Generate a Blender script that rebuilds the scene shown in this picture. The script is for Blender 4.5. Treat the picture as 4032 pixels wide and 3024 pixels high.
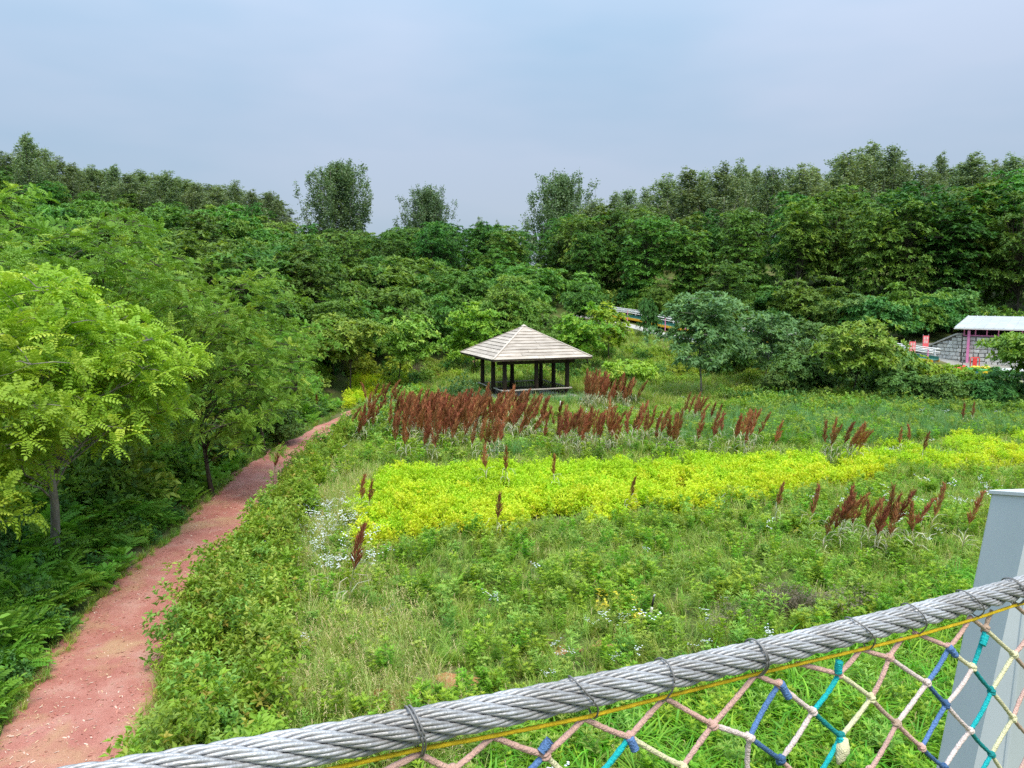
import bpy, math
import numpy as np
from mathutils import Vector

# ---------------------------------------------------------------- camera, sky, sun, exposure
for o in list(bpy.data.objects):
    bpy.data.objects.remove(o, do_unlink=True)
SC = bpy.context.scene
COL = SC.collection
CAM_Z, PITCH, FPX = 6.6, math.radians(6.8), 3032.0      # focal length in source pixels (4032 wide)
cam_data = bpy.data.cameras.new('camera')
cam_data.sensor_width = 36.0
cam_data.lens = 36.0 * FPX / 4032.0
cam_data.clip_start, cam_data.clip_end = 0.05, 3000.0
cam = bpy.data.objects.new('camera', cam_data)
cam.location = (0, 0, CAM_Z)
cam.rotation_euler = (math.radians(90) - PITCH, 0, 0)
COL.objects.link(cam)
SC.camera = cam

SUN_ELEV, SUN_AZ = math.radians(60), math.radians(158)   # azimuth clockwise from +Y (behind, to the right)
world = bpy.data.worlds.new('World')
SC.world = world
world.use_nodes = True
wt = world.node_tree
wt.nodes.clear()
def wn(t, **k):
    n = wt.nodes.new(t)
    for a, b in k.items():
        setattr(n, a, b)
    return n
w_out = wn('ShaderNodeOutputWorld'); w_bg = wn('ShaderNodeBackground')
w_bg.inputs['Strength'].default_value = 0.1
sky = wn('ShaderNodeTexSky', sky_type='NISHITA', sun_disc=False)
sky.sun_elevation, sky.sun_rotation = SUN_ELEV, SUN_AZ
sky.air_density, sky.dust_density = 1.0, 2.0
w_tc = wn('ShaderNodeTexCoord'); w_map = wn('ShaderNodeMapping')
w_map.inputs['Scale'].default_value = (0.9, 0.9, 3.2)
w_noise = wn('ShaderNodeTexNoise'); w_noise.inputs['Scale'].default_value = 1.6
w_noise.inputs['Detail'].default_value = 4.0; w_noise.inputs['Roughness'].default_value = 0.5
w_ramp = wn('ShaderNodeValToRGB')
w_ramp.color_ramp.elements[0].position, w_ramp.color_ramp.elements[0].color = 0.36, (0.53, 0.80, 1.07, 1)
w_ramp.color_ramp.elements[1].position, w_ramp.color_ramp.elements[1].color = 0.66, (0.83, 0.97, 1.21, 1)
w_sep = wn('ShaderNodeSeparateXYZ')
w_max = wn('ShaderNodeMath', operation='MAXIMUM'); w_max.inputs[1].default_value = 0.0
w_sq = wn('ShaderNodeMath', operation='POWER'); w_sq.inputs[1].default_value = 1.8
w_cie = wn('ShaderNodeMath', operation='MULTIPLY_ADD')      # overcast sky: brighter towards the zenith
w_cie.inputs[1].default_value, w_cie.inputs[2].default_value = 8.2, 2.02
w_mul = wn('ShaderNodeVectorMath', operation='SCALE')
w_mix = wn('ShaderNodeMix', data_type='RGBA'); w_mix.inputs['Factor'].default_value = 0.88
L = wt.links.new
L(w_tc.outputs['Generated'], w_map.inputs['Vector']); L(w_map.outputs['Vector'], w_noise.inputs['Vector'])
L(w_noise.outputs['Fac'], w_ramp.inputs['Fac'])
L(w_tc.outputs['Generated'], w_sep.inputs['Vector']); L(w_sep.outputs['Z'], w_max.inputs[0]); L(w_max.outputs[0], w_sq.inputs[0]); L(w_sq.outputs[0], w_cie.inputs[0])
L(w_ramp.outputs['Color'], w_mul.inputs[0]); L(w_cie.outputs[0], w_mul.inputs['Scale'])
L(sky.outputs['Color'], w_mix.inputs['A']); L(w_mul.outputs['Vector'], w_mix.inputs['B'])
L(w_mix.outputs['Result'], w_bg.inputs['Color']); L(w_bg.outputs['Background'], w_out.inputs['Surface'])

sun_d = bpy.data.lights.new('sun', 'SUN')
sun_d.energy, sun_d.angle, sun_d.color = 1.5, math.radians(24), (1.0, 0.91, 0.75)
sun_o = bpy.data.objects.new('sun', sun_d)
sdir = Vector((math.sin(SUN_AZ) * math.cos(SUN_ELEV), math.cos(SUN_AZ) * math.cos(SUN_ELEV), math.sin(SUN_ELEV)))
sun_o.rotation_euler = sdir.to_track_quat('Z', 'Y').to_euler()
sun_o.location = (0, 0, 60)
COL.objects.link(sun_o)

SC.view_settings.view_transform = 'Standard'
SC.view_settings.look = 'None'
SC.view_settings.exposure = 1.35
SC.view_settings.gamma = 1.0
SC.view_settings.use_curve_mapping = False
SC.cycles.use_denoising = False
SC.cycles.max_bounces = 6
SC.cycles.diffuse_bounces = 4
SC.cycles.glossy_bounces = 2
SC.cycles.transmission_bounces = 3
SC.cycles.use_adaptive_sampling = True
SC.cycles.adaptive_threshold = 0.01

# ---------------------------------------------------------------- helpers
RNG = np.random.default_rng(7)
PI = math.pi

def ray(x, y):
    cx, cy = (x - 2016.0) / FPX, (1512.0 - y) / FPX
    s, c = math.sin(PITCH), math.cos(PITCH)
    return np.array([cx, c + cy * s, cy * c - s])
def atY(x, y, Y):
    d = ray(x, y); return np.array([0, 0, CAM_Z]) + d * (Y / d[1])
def atDepth(x, y, depth):
    return np.array([0, 0, CAM_Z]) + ray(x, y) * depth
def onZ(x, y, z=0.0):
    d = ray(x, y); return np.array([0, 0, CAM_Z]) + d * ((z - CAM_Z) / d[2])

def sstep(a, b, v):
    t = np.clip((np.asarray(v, float) - a) / (b - a), 0, 1)
    return t * t * (3 - 2 * t)
PATH_Y = np.array([-20, 4, 8, 10.5, 12.3, 16, 19.5, 24, 28.2, 33, 37, 42, 48, 55, 60, 66.0])
PATH_X = np.array([-5.5, -5.8, -6.3, -6.55, -7.05, -7.95, -8.15, -8.7, -9.15, -9.2, -8.9, -8.6, -7.8, -6.5, -4.6, -1.0])
def pathx(y): return np.interp(y, PATH_Y, PATH_X)
def h(x, y):
    x = np.asarray(x, float); y = np.asarray(y, float)
    z = sstep(48, 105, y) * 6.0
    dl = pathx(y) - 1.0 - x
    z = z + 0.8 * sstep(0.2, 4.5, dl) + 0.085 * np.clip(dl - 4, 0, 60)
    z = z + 5.0 * sstep(2, 52, -x) * sstep(40, 110, y)
    z = z + 0.8 * sstep(15, 30, x) * sstep(46, 56, y)
    line = 88 - (x - 11) * 0.42
    z = z + 0.13 * np.clip(y - line - 4, 0, 70) * sstep(4, 16, x)
    z = z + 0.05 * (np.sin(x * 0.9 + 1.3) * np.cos(y * 0.7) + np.sin(x * 0.31 - y * 0.43)) * sstep(0.2, 2.0, np.abs(x - pathx(y)) - 0.9)
    return z
def hz(x, y): return float(h(x, y))

def norm(v):
    v = np.asarray(v, float)
    return v / np.maximum(np.linalg.norm(v, axis=-1, keepdims=True), 1e-9)

def mesh_np(name, V, F, mat, tint=None, smooth=False):
    V = np.ascontiguousarray(V, np.float32); F = np.ascontiguousarray(F, np.int32)
    me = bpy.data.meshes.new(name)
    k = F.shape[1]
    me.vertices.add(len(V)); me.vertices.foreach_set('co', V.ravel())
    me.loops.add(F.size); me.loops.foreach_set('vertex_index', F.ravel())
    me.polygons.add(len(F)); me.polygons.foreach_set('loop_start', np.arange(0, F.size, k, dtype=np.int32))
    if smooth:
        me.polygons.foreach_set('use_smooth', np.ones(len(F), bool))
    if tint is not None:
        a = me.attributes.new('tint', 'FLOAT_VECTOR', 'POINT')
        a.data.foreach_set('vector', np.ascontiguousarray(tint, np.float32).ravel())
    me.update(calc_edges=True); me.validate()
    if mat is not None:
        me.materials.append(mat)
    return me

class MB:
    """collects shapes; build() links them as one mesh object"""
    def __init__(s): s.V, s.F, s.n = [], [], 0
    def add(s, V, F):
        V = np.asarray(V, float)
        s.V.append(V); s.F += [tuple(int(i) + s.n for i in f) for f in F]; s.n += len(V); return s
    def box(s, c, size, rz=0.0, M=None):
        x, y, z = np.asarray(size, float) / 2
        P = np.array([[-x,-y,-z],[x,-y,-z],[x,y,-z],[-x,y,-z],[-x,-y,z],[x,-y,z],[x,y,z],[-x,y,z]])
        if M is not None: P = P @ np.asarray(M).T
        if rz:
            R = np.array([[math.cos(rz), -math.sin(rz), 0], [math.sin(rz), math.cos(rz), 0], [0, 0, 1]]); P = P @ R.T
        return s.add(P + np.asarray(c, float), BOXF)
    def bar(s, a, b, w, t):
        a, b = np.asarray(a, float), np.asarray(b, float); d = norm(b - a)
        up = np.array([0, 0, 1.0]) if abs(d[2]) < .95 else np.array([0, 1.0, 0])
        sd = norm(np.cross(d, up)); u = np.cross(sd, d)
        P = []
        for p in (a, b):
            for i, j in ((-1,-1),(1,-1),(1,1),(-1,1)): P.append(p + sd * i * w / 2 + u * j * t / 2)
        return s.add(P, [(3,2,1,0),(4,5,6,7),(0,1,5,4),(1,2,6,5),(2,3,7,6),(3,0,4,7)])
    def tube(s, pts, r, sides=8):
        V, F = tube_np(pts, r, sides)
        return s.add(V, F)
    def mesh(s, name, mat, smooth=False):
        me = bpy.data.meshes.new(name)
        me.from_pydata(np.concatenate(s.V).tolist(), [], s.F)
        if smooth: me.polygons.foreach_set('use_smooth', np.ones(len(s.F), bool))
        me.update()
        if mat: me.materials.append(mat)
        return me
    def build(s, name, mat, parent=None, smooth=False):
        return link(name, s.mesh(name, mat, smooth), parent)
BOXF = [(3,2,1,0),(4,5,6,7),(0,1,5,4),(1,2,6,5),(2,3,7,6),(3,0,4,7)]

def tube_np(pts, r, sides=8, caps=True):
    P = np.asarray(pts, float); n = len(P); r = np.broadcast_to(np.asarray(r, float), (n,))
    T = norm(np.gradient(P, axis=0))
    ref = np.array([0, 0, 1.0]) if abs(T[0][2]) < .9 else np.array([1.0, 0, 0])
    U = np.empty_like(P); u = ref
    for i in range(n):
        u = u - T[i] * np.dot(u, T[i]); u = u / max(np.linalg.norm(u), 1e-9); U[i] = u
    W = np.cross(T, U)
    a = np.arange(sides) * 2 * PI / sides
    V = P[:, None, :] + r[:, None, None] * (np.cos(a)[None, :, None] * U[:, None, :] + np.sin(a)[None, :, None] * W[:, None, :])
    V = V.reshape(-1, 3)
    i = np.arange(n - 1)[:, None] * sides; j = np.arange(sides)[None, :]; k = (np.arange(sides) + 1) % sides
    F = np.stack([i + j, i + k[None, :], i + sides + k[None, :], i + sides + j], -1).reshape(-1, 4).tolist()
    if caps:
        F = [tuple(f) for f in F] + [tuple(range(sides))[::-1], tuple(range((n - 1) * sides, n * sides))]
    return V, F

def link(name, me, parent=None):
    o = bpy.data.objects.new(name, me); COL.objects.link(o)
    if parent is not None: o.parent = parent
    return o
def tag(o, label=None, cat=None, group=None, kind=None):
    if label: o['label'] = label
    if cat: o['category'] = cat
    if group: o['group'] = group
    if kind: o['kind'] = kind
    return o
def thing(name, label, cat, loc=(0, 0, 0), rz=0.0, sc=1.0, group=None):
    e = bpy.data.objects.new(name, None); COL.objects.link(e)
    e.location = loc; e.rotation_euler = (0, 0, rz)
    e.scale = (sc, sc, sc) if np.isscalar(sc) else sc
    e.empty_display_size = 0.2
    return tag(e, label, cat, group)

# ---------------------------------------------------------------- materials
def newmat(name):
    m = bpy.data.materials.new(name); m.use_nodes = True; m.node_tree.nodes.clear()
    return m, m.node_tree
def leaf_mat(name, a, b, young, trans=0.35, gloss=0.12, hv=0.035, vv=0.35, rough=0.5):
    a, b, young = [(c[0] * .95, min(c[1] * 1.08, .76), c[2] * 1.45) if c[1] > c[0] else c for c in (a, b, young)]
    m, t = newmat(name); N = t.nodes.new; K = t.links.new
    out = N('ShaderNodeOutputMaterial'); at = N('ShaderNodeAttribute'); at.attribute_name = 'tint'
    sp = N('ShaderNodeSeparateXYZ'); K(at.outputs['Vector'], sp.inputs[0])
    m1 = N('ShaderNodeMix'); m1.data_type = 'RGBA'; m1.inputs['A'].default_value = (*a, 1); m1.inputs['B'].default_value = (*b, 1)
    K(sp.outputs['X'], m1.inputs['Factor'])
    m2 = N('ShaderNodeMix'); m2.data_type = 'RGBA'; m2.inputs['B'].default_value = (*young, 1)
    K(m1.outputs['Result'], m2.inputs['A']); K(sp.outputs['Y'], m2.inputs['Factor'])
    oi = N('ShaderNodeObjectInfo')
    hs = N('ShaderNodeHueSaturation')
    mr = N('ShaderNodeMapRange'); mr.inputs['To Min'].default_value = 0.5 - hv; mr.inputs['To Max'].default_value = 0.5 + hv * 0.6
    K(oi.outputs['Random'], mr.inputs['Value']); K(mr.outputs['Result'], hs.inputs['Hue'])
    fr = N('ShaderNodeMath'); fr.operation = 'MULTIPLY'; fr.inputs[1].default_value = 7.31; K(oi.outputs['Random'], fr.inputs[0])
    f2 = N('ShaderNodeMath'); f2.operation = 'FRACT'; K(fr.outputs[0], f2.inputs[0])
    mv = N('ShaderNodeMapRange'); mv.inputs['To Min'].default_value = 1 - vv * .5; mv.inputs['To Max'].default_value = 1 + vv * .5
    K(f2.outputs[0], mv.inputs['Value']); K(mv.outputs['Result'], hs.inputs['Value'])
    K(m2.outputs['Result'], hs.inputs['Color'])
    df = N('ShaderNodeBsdfPrincipled'); df.inputs['Roughness'].default_value = rough
    df.inputs['Specular IOR Level'].default_value = gloss * 2
    tr = N('ShaderNodeBsdfTranslucent'); mx = N('ShaderNodeMixShader'); mx.inputs['Fac'].default_value = trans
    tg = N('ShaderNodeMix'); tg.data_type = 'RGBA'; tg.blend_type = 'MULTIPLY'; tg.inputs['Factor'].default_value = 1
    tg.inputs['B'].default_value = (1.25, 1.15, 0.5, 1); K(hs.outputs['Color'], tg.inputs['A'])
    K(hs.outputs['Color'], df.inputs['Base Color']); K(tg.outputs['Result'], tr.inputs['Color'])
    K(df.outputs[0], mx.inputs[1]); K(tr.outputs[0], mx.inputs[2]); K(mx.outputs[0], out.inputs['Surface'])
    return m
def surf(name, c1, c2, scale=4.0, rough=0.8, spec=0.25, bump=0.0, bscale=None, metal=0.0, stretch=(1, 1, 1), c3=None, detail=6.0, objvar=0.0, lo=.35, hi=.68):
    m, t = newmat(name); N = t.nodes.new; K = t.links.new
    out = N('ShaderNodeOutputMaterial'); p = N('ShaderNodeBsdfPrincipled')
    tc = N('ShaderNodeTexCoord'); mp = N('ShaderNodeMapping'); mp.inputs['Scale'].default_value = stretch
    K(tc.outputs['Object'], mp.inputs['Vector'])
    nz = N('ShaderNodeTexNoise'); nz.inputs['Scale'].default_value = scale; nz.inputs['Detail'].default_value = detail
    K(mp.outputs[0], nz.inputs['Vector'])
    rp = N('ShaderNodeValToRGB'); e = rp.color_ramp.elements
    e[0].position, e[0].color, e[1].position, e[1].color = lo, (*c1, 1), hi, (*c2, 1)
    if c3: q = rp.color_ramp.elements.new(0.5); q.color = (*c3, 1)
    K(nz.outputs['Fac'], rp.inputs['Fac'])
    col = rp.outputs['Color']
    if objvar:
        oi = N('ShaderNodeObjectInfo'); mv = N('ShaderNodeMapRange')
        mv.inputs['To Min'].default_value = 1 - objvar; mv.inputs['To Max'].default_value = 1 + objvar
        hs = N('ShaderNodeHueSaturation'); K(oi.outputs['Random'], mv.inputs['Value']); K(mv.outputs['Result'], hs.inputs['Value'])
        K(col, hs.inputs['Color']); col = hs.outputs['Color']
    K(col, p.inputs['Base Color'])
    p.inputs['Roughness'].default_value = rough; p.inputs['Specular IOR Level'].default_value = spec; p.inputs['Metallic'].default_value = metal
    if bump:
        n2 = N('ShaderNodeTexNoise'); n2.inputs['Scale'].default_value = bscale or scale * 5; n2.inputs['Detail'].default_value = 5
        K(mp.outputs[0], n2.inputs['Vector'])
        bp = N('ShaderNodeBump'); bp.inputs['Strength'].default_value = bump; bp.inputs['Distance'].default_value = 0.02
        K(n2.outputs['Fac'], bp.inputs['Height']); K(bp.outputs[0], p.inputs['Normal'])
    K(p.outputs[0], out.inputs['Surface'])
    return m

M = {}
# foliage: two leaf greens that mix from leaf to leaf, and the colour of young shoots
M['loc_near'] = leaf_mat('locust leaf bright', (.25,.40,.028), (.37,.50,.032), (.60,.62,.07), .36, hv=.008)
M['loc_left'] = leaf_mat('locust leaf left', (.12,.245,.024), (.205,.35,.030), (.42,.50,.05), .32, hv=.02)
M['loc_far'] = leaf_mat('locust leaf wood', (.062,.155,.022), (.115,.235,.026), (.23,.36,.03), .32, hv=.04, vv=.6)
M['sumac'] = leaf_mat('hillside leaf', (.098,.205,.026), (.15,.275,.030), (.25,.38,.035), .34, vv=.45)
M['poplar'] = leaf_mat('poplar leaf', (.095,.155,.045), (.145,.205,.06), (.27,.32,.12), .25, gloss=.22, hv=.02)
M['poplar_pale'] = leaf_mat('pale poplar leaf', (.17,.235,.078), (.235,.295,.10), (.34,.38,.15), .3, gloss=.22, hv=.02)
M['mid'] = leaf_mat('mid tree leaf', (.15,.27,.03), (.23,.36,.036), (.42,.48,.06), .34, hv=.02)
M['blueg'] = leaf_mat('blue green leaf', (.10,.19,.052), (.15,.255,.065), (.24,.35,.08), .32, hv=.015)
M['lime'] = leaf_mat('lime leaf', (.20,.35,.030), (.30,.43,.030), (.48,.54,.05), .40)
M['shrub'] = leaf_mat('shrub leaf', (.072,.17,.034), (.125,.26,.04), (.23,.34,.06), .32)
M['golden'] = leaf_mat('golden leaf', (.55,.66,.02), (.68,.70,.03), (.74,.62,.07), .38, hv=.012, vv=.22)
M['goldlime'] = leaf_mat('golden lime leaf', (.40,.59,.02), (.54,.66,.022), (.66,.70,.04), .38, hv=.012, vv=.22)
M['hedge'] = leaf_mat('hedge leaf', (.20,.33,.026), (.32,.43,.034), (.46,.32,.08), .36, hv=.015)
M['weed'] = leaf_mat('weed leaf', (.16,.31,.022), (.24,.40,.026), (.37,.50,.035), .36, vv=.35)
M['weed2'] = leaf_mat('pale weed leaf', (.20,.34,.045), (.28,.42,.055), (.40,.49,.07), .34, vv=.35)
M['grass'] = leaf_mat('meadow grass', (.19,.33,.030), (.29,.43,.036), (.55,.52,.20), .36, vv=.45)
M['strawgrass'] = leaf_mat('seeding grass', (.25,.36,.045), (.36,.45,.07), (.62,.55,.28), .32)
M['broad'] = leaf_mat('broad grass', (.12,.32,.014), (.20,.44,.018), (.34,.54,.03), .40, gloss=.2, vv=.4)
M['reed'] = leaf_mat('reed leaf', (.11,.25,.065), (.17,.33,.075), (.32,.40,.10), .32)
M['fern'] = leaf_mat('sumac sucker leaf', (.15,.32,.03), (.22,.41,.036), (.33,.48,.05), .38, vv=.4, hv=.02)
M['heather'] = leaf_mat('grey brown weed', (.16,.15,.10), (.23,.20,.14), (.30,.25,.18), .2, hv=.02)
M['dryleaf'] = leaf_mat('dry sorghum blade', (.62,.56,.36), (.48,.50,.26), (.74,.69,.50), .25)
M['seed'] = leaf_mat('red seed head', (.32,.118,.055), (.43,.18,.085), (.55,.29,.145), .15, gloss=.05, hv=.02, vv=.6, rough=.8)
M['white_fl'] = leaf_mat('white petal', (.80,.80,.74), (.70,.71,.64), (.85,.84,.75), .2, hv=0, vv=.1)
M['yellow_fl'] = leaf_mat('yellow petal', (.80,.72,.05), (.85,.78,.14), (.8,.7,.1), .25, hv=0, vv=.1)
M['amber'] = leaf_mat('amber leaf', (.62,.44,.02), (.72,.58,.04), (.4,.45,.04), .4)
M['bark'] = surf('bark', (.045,.036,.028), (.115,.095,.075), 9, .95, .1, .6, 30, stretch=(1,1,.25))
M['bark_pale'] = surf('pale bark', (.16,.145,.12), (.28,.26,.22), 7, .9, .1, .5, 26, stretch=(1,1,.3))
M['stalk'] = surf('stalk', (.14,.20,.05), (.22,.24,.09), 6, .8)
# ---------------------------------------------------------------- leaf prototypes (numpy: verts, triangles)
def leaf_simple(L=.06, W=.03, fold=.25):
    V = np.array([[0,0,0],[.45*L,-W/2,fold*W],[L,0,-.12*L],[.45*L,W/2,fold*W]])
    return V, np.array([[0,1,2],[0,2,3]])
def leaf_pinnate(L=.28, pairs=6, lw=.024, ll=.055, droop=.35):
    """compound leaf: arched rachis with leaflet pairs and a terminal leaflet, along +X"""
    V, F = [], []
    def pt(t): return np.array([L * t * (1 - .12 * t), 0, L * droop * (.25 * t - t * t * .9)])
    for a, b in ((0, .34), (.34, .67), (.67, 1)):
        i = len(V); p, q = pt(a), pt(b); e = np.array([0, .0022, 0])
        V += [p - e, p + e, q + e * .6, q - e * .6]; F += [[i, i+1, i+2], [i, i+2, i+3]]
    def leaflet(o, d, l, w):
        i = len(V); d = norm(d); s = norm(np.cross(d, [0, 0, 1])); n = np.cross(s, d)
        V.extend([o, o + d * l * .32 - s * w / 2 + n * w * .15, o + d * l * .74 - s * w * .44 + n * w * .10, o + d * l - n * l * .12, o + d * l * .74 + s * w * .44 + n * w * .10, o + d * l * .32 + s * w / 2 + n * w * .15])
        F.extend([[i, i+1, i+2], [i, i+2, i+3], [i, i+3, i+4], [i, i+4, i+5]])
    for k in range(pairs):
        t = .16 + .76 * k / (pairs - 1); o = pt(t); sz = 1 - .35 * abs(t - .5)
        for sgn in (-1, 1):
            leaflet(o, [.28, sgn * .95, -.20], ll * sz, lw * sz)
    leaflet(pt(.98), [1, 0, -.7], ll, lw)
    return np.array(V), np.array(F)
def leaf_strip(L=.38, W=.15, droop=.45):
    """far compound leaf: a jagged drooping strip folded along the rachis"""
    ts = np.array([0, .3, .65, 1.0]); V, F = [], []
    for t, w in zip(ts, (.25, 1, .85, .1)):
        c = np.array([L * t * (1 - .1 * t), 0, L * droop * (.3 * t - t * t)])
        V += [c + [0, -W * w / 2, -W * w * .12], c + [0, 0, W * .06], c + [0, W * w / 2, -W * w * .12]]
    for k in range(3):
        a = k * 3
        for j in (0, 1):
            F += [[a+j, a+3+j, a+4+j], [a+j, a+4+j, a+1+j]]
    return np.array(V), np.array(F)
def blade(L=.4, W=.012, bend=.5, segs=3):
    """grass blade growing up along +Z, bending to +X"""
    V, F = [], []
    for k in range(segs + 1):
        t = k / segs; a = bend * t * t * 1.6; w = W * (1 - t ** 2 * .9) * (.6 if k == 0 else 1) / 2
        c = np.array([L * math.sin(a) * t * .9, 0, L * t * math.cos(a * .75)])
        V += [c + [0, -w, 0], c + [0, w, 0]]
    for k in range(segs):
        a = 2 * k; F += [[a, a+1, a+3], [a, a+3, a+2]]
    return np.array(V), np.array(F)

def frames(d, up=None, roll=None, rng=RNG):
    d = norm(d); n = len(d)
    if up is None: up = np.tile([0, 0, 1.0], (n, 1))
    s = np.cross(up, d); bad = np.linalg.norm(s, axis=1) < 1e-3; s[bad] = [1, 0, 0]; s = norm(s)
    z = np.cross(d, s)
    if roll is not None:
        c, q = np.cos(roll)[:, None], np.sin(roll)[:, None]; s, z = s * c + z * q, z * c - s * q
    return np.stack([d, s, z], -1)
def stamp(proto, R, P, S):
    """copies of proto (V,F) with rotations R (n,3,3), positions P, scales S -> V,F"""
    V, F = proto; n = len(P)
    W = np.einsum('nij,vj->nvi', R, V) * np.reshape(S, (n, -1, 1)) + P[:, None, :]
    G = (F[None] + (np.arange(n) * len(V))[:, None, None]).reshape(-1, 3)
    return W.reshape(-1, 3), G
def rep_tint(proto, t): return np.repeat(t, len(proto[0]), axis=0)
class Leaves:
    def __init__(s): s.V, s.F, s.T, s.n = [], [], [], 0
    def put(s, proto, R, P, S, tint):
        if len(P) == 0: return
        V, F = stamp(proto, R, P, S); s.V.append(V); s.F.append(F + s.n); s.T.append(rep_tint(proto, tint)); s.n += len(V)
    def mesh(s, name, mat): return mesh_np(name, np.concatenate(s.V), np.concatenate(s.F), mat, np.concatenate(s.T))
def tints(n, rng, young=.12):
    t = np.zeros((n, 3)); t[:, 0] = rng.random(n); t[:, 1] = np.where(rng.random(n) < young, rng.random(n) * .9, rng.random(n) * .12); return t
def sphere_dirs(n, rng):
    return norm(rng.normal(size=(n, 3)))

def sprays(lv, proto, tips, dirs, k, rng, spread=1.0, up=.15, young=.12, smin=.75, smax=1.2, rollj=.5, jit=.0):
    """rosettes of k leaves at twig tips"""
    n = len(tips)
    P = np.repeat(tips, k, 0); D = np.repeat(norm(dirs), k, 0)
    ang = np.tile(np.arange(k) * 2.399, n) + np.repeat(rng.random(n) * 6.28, k) + rng.normal(size=n * k) * .3
    u = norm(np.cross(D, np.tile([.21, .33, .92], (n * k, 1)))); w = np.cross(D, u)
    rad = np.cos(ang)[:, None] * u + np.sin(ang)[:, None] * w
    d = D * (.35 + .5 * rng.random((n * k, 1))) + rad * spread + np.array([0, 0, up])
    S = smin + (smax - smin) * rng.random(n * k)
    if jit: P = P - D * (rng.random((n * k, 1)) * jit) 
    tt = tints(n * k, rng, 0.0)
    yt = np.where(rng.random(n) < young, .35 + .6 * rng.random(n), .1 * rng.random(n))
    tt[:, 1] = np.repeat(yt, k) * (.6 + .4 * rng.random(n * k))
    tt[:, 0] = np.clip(np.repeat(rng.random(n), k) * .7 + .3 * rng.random(n * k), 0, 1)
    lv.put(proto, frames(d, roll=rng.normal(size=n * k) * rollj), P, S, tt)

def limb_curve(a, b, rng, sag=.12, n=5):
    t = np.linspace(0, 1, n)[:, None]; L = np.linalg.norm(b - a)
    c = a + (b - a) * t; c[:, 2] += np.sin(t[:, 0] * PI) * L * sag
    c[1:-1] += rng.normal(size=(n - 2, 3)) * L * .05
    return c
def wood_mesh(name, tubes, mat):
    mb = MB()
    for p, r, s in tubes: mb.tube(p, r, s)
    return mb.mesh(name, mat, True)

def broad_tree(name, seed, H, R, clear, n_pads, pad_r, per_pad, k, proto, mat, bark, flat=.45, lobes=5, young=.12, up=.15, trunk_r=None, top=1.0, inner=.35, spread=1.0, shape=1.0):
    """tapered trunk, limbs to foliage pads, pads made of leaf rosettes. returns (trunk mesh, crown mesh)"""
    rng = np.random.default_rng(seed); trunk_r = trunk_r or H * .011
    cz0, cz1 = clear, H
    lob = [(np.array([0, 0, (cz0 + cz1) / 2]), np.array([R, R, (cz1 - cz0) / 2]))]
    for i in range(lobes):
        a = rng.random() * 6.28; q = R * (.25 + .35 * rng.random()); zz = cz0 + (cz1 - cz0) * (.25 + .6 * rng.random())
        lob.append((np.array([math.cos(a) * q, math.sin(a) * q, zz]), np.array([R * .6, R * .6, (cz1 - cz0) * .3]) * (.75 + .4 * rng.random())))
    pads = []
    tries = 0
    while len(pads) < n_pads and tries < n_pads * 60:
        tries += 1
        c, e = lob[rng.integers(len(lob))]
        d = sphere_dirs(1, rng)[0]; d[2] = d[2] * .9 + .18
        rr = inner + (1 - inner) * rng.random() ** .45
        p = c + d * e * rr
        if p[2] < cz0 * .8 or p[2] > H: continue
        zf = (p[2] - cz0) / (cz1 - cz0)
        if math.hypot(p[0], p[1]) > R * 1.15 * (1 - max(0, zf - .35) * .55 * shape): continue
        if any(np.linalg.norm((p - q) * [1, 1, 1.7]) < pad_r * .62 for q in pads): continue
        pads.append(p)
    pads = np.array(pads)
    n = len(pads)
    sz = pad_r * (.7 + .6 * rng.random(n))
    ctr = np.array([0, 0, cz0 + (cz1 - cz0) * .35])
    q = sphere_dirs(n * per_pad, rng) * (rng.random((n * per_pad, 1)) ** .4)
    q[:, 2] = np.abs(q[:, 2]) * .9 - .12
    tip = np.repeat(pads, per_pad, 0) + q * np.repeat(sz, per_pad)[:, None] * np.array([1, 1, flat])
    out = norm(np.repeat(pads, per_pad, 0) - ctr) * .5 + q * [1, 1, .6] + np.array([0, 0, .35])
    tip[:, 2] -= .22 * np.sum(q[:, :2] ** 2, 1) * np.repeat(sz, per_pad)
    lv = Leaves(); sprays(lv, proto, tip, out, k, rng, spread, up, young, jit=.12)
    crown = lv.mesh(name + ' crown', mat)
    # trunk and limbs
    nz = 7; lean = rng.normal(size=2) * R * .06
    tz = np.linspace(0, 1, nz); tp = np.stack([lean[0] * tz * 2 + rng.normal(size=nz) * R * .02 * tz, lean[1] * tz * 2 + rng.normal(size=nz) * R * .02 * tz, -.25 + tz * (H * .82 + .25)], -1)
    tr = trunk_r * (1 - tz * .82); tr[0] *= 1.35
    tubes = [(tp, tr, 9)]
    for i in range(n):
        z0 = min(max(pads[i][2] * (.5 + .32 * rng.random()), cz0 * .7), H * .78)
        a = np.array([np.interp(z0, tp[:, 2], tp[:, 0]), np.interp(z0, tp[:, 2], tp[:, 1]), z0])
        r0 = np.interp(z0, tp[:, 2], tr) * .34
        tubes.append((limb_curve(a, pads[i], rng, .10 + .10 * rng.random(), 6), np.linspace(r0, r0 * .16, 6), 5))
    # twigs inside the pads
    sel = rng.choice(len(tip), min(len(tip), n * 4), replace=False)
    for i in sel:
        tubes.append((np.array([pads[i // per_pad], (pads[i // per_pad] + tip[i]) / 2 + [0, 0, .04], tip[i]]), np.array([.016, .012, .006]) * (H / 9) ** .5, 3))
    return wood_mesh(name + ' trunk', tubes, bark), crown

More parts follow.
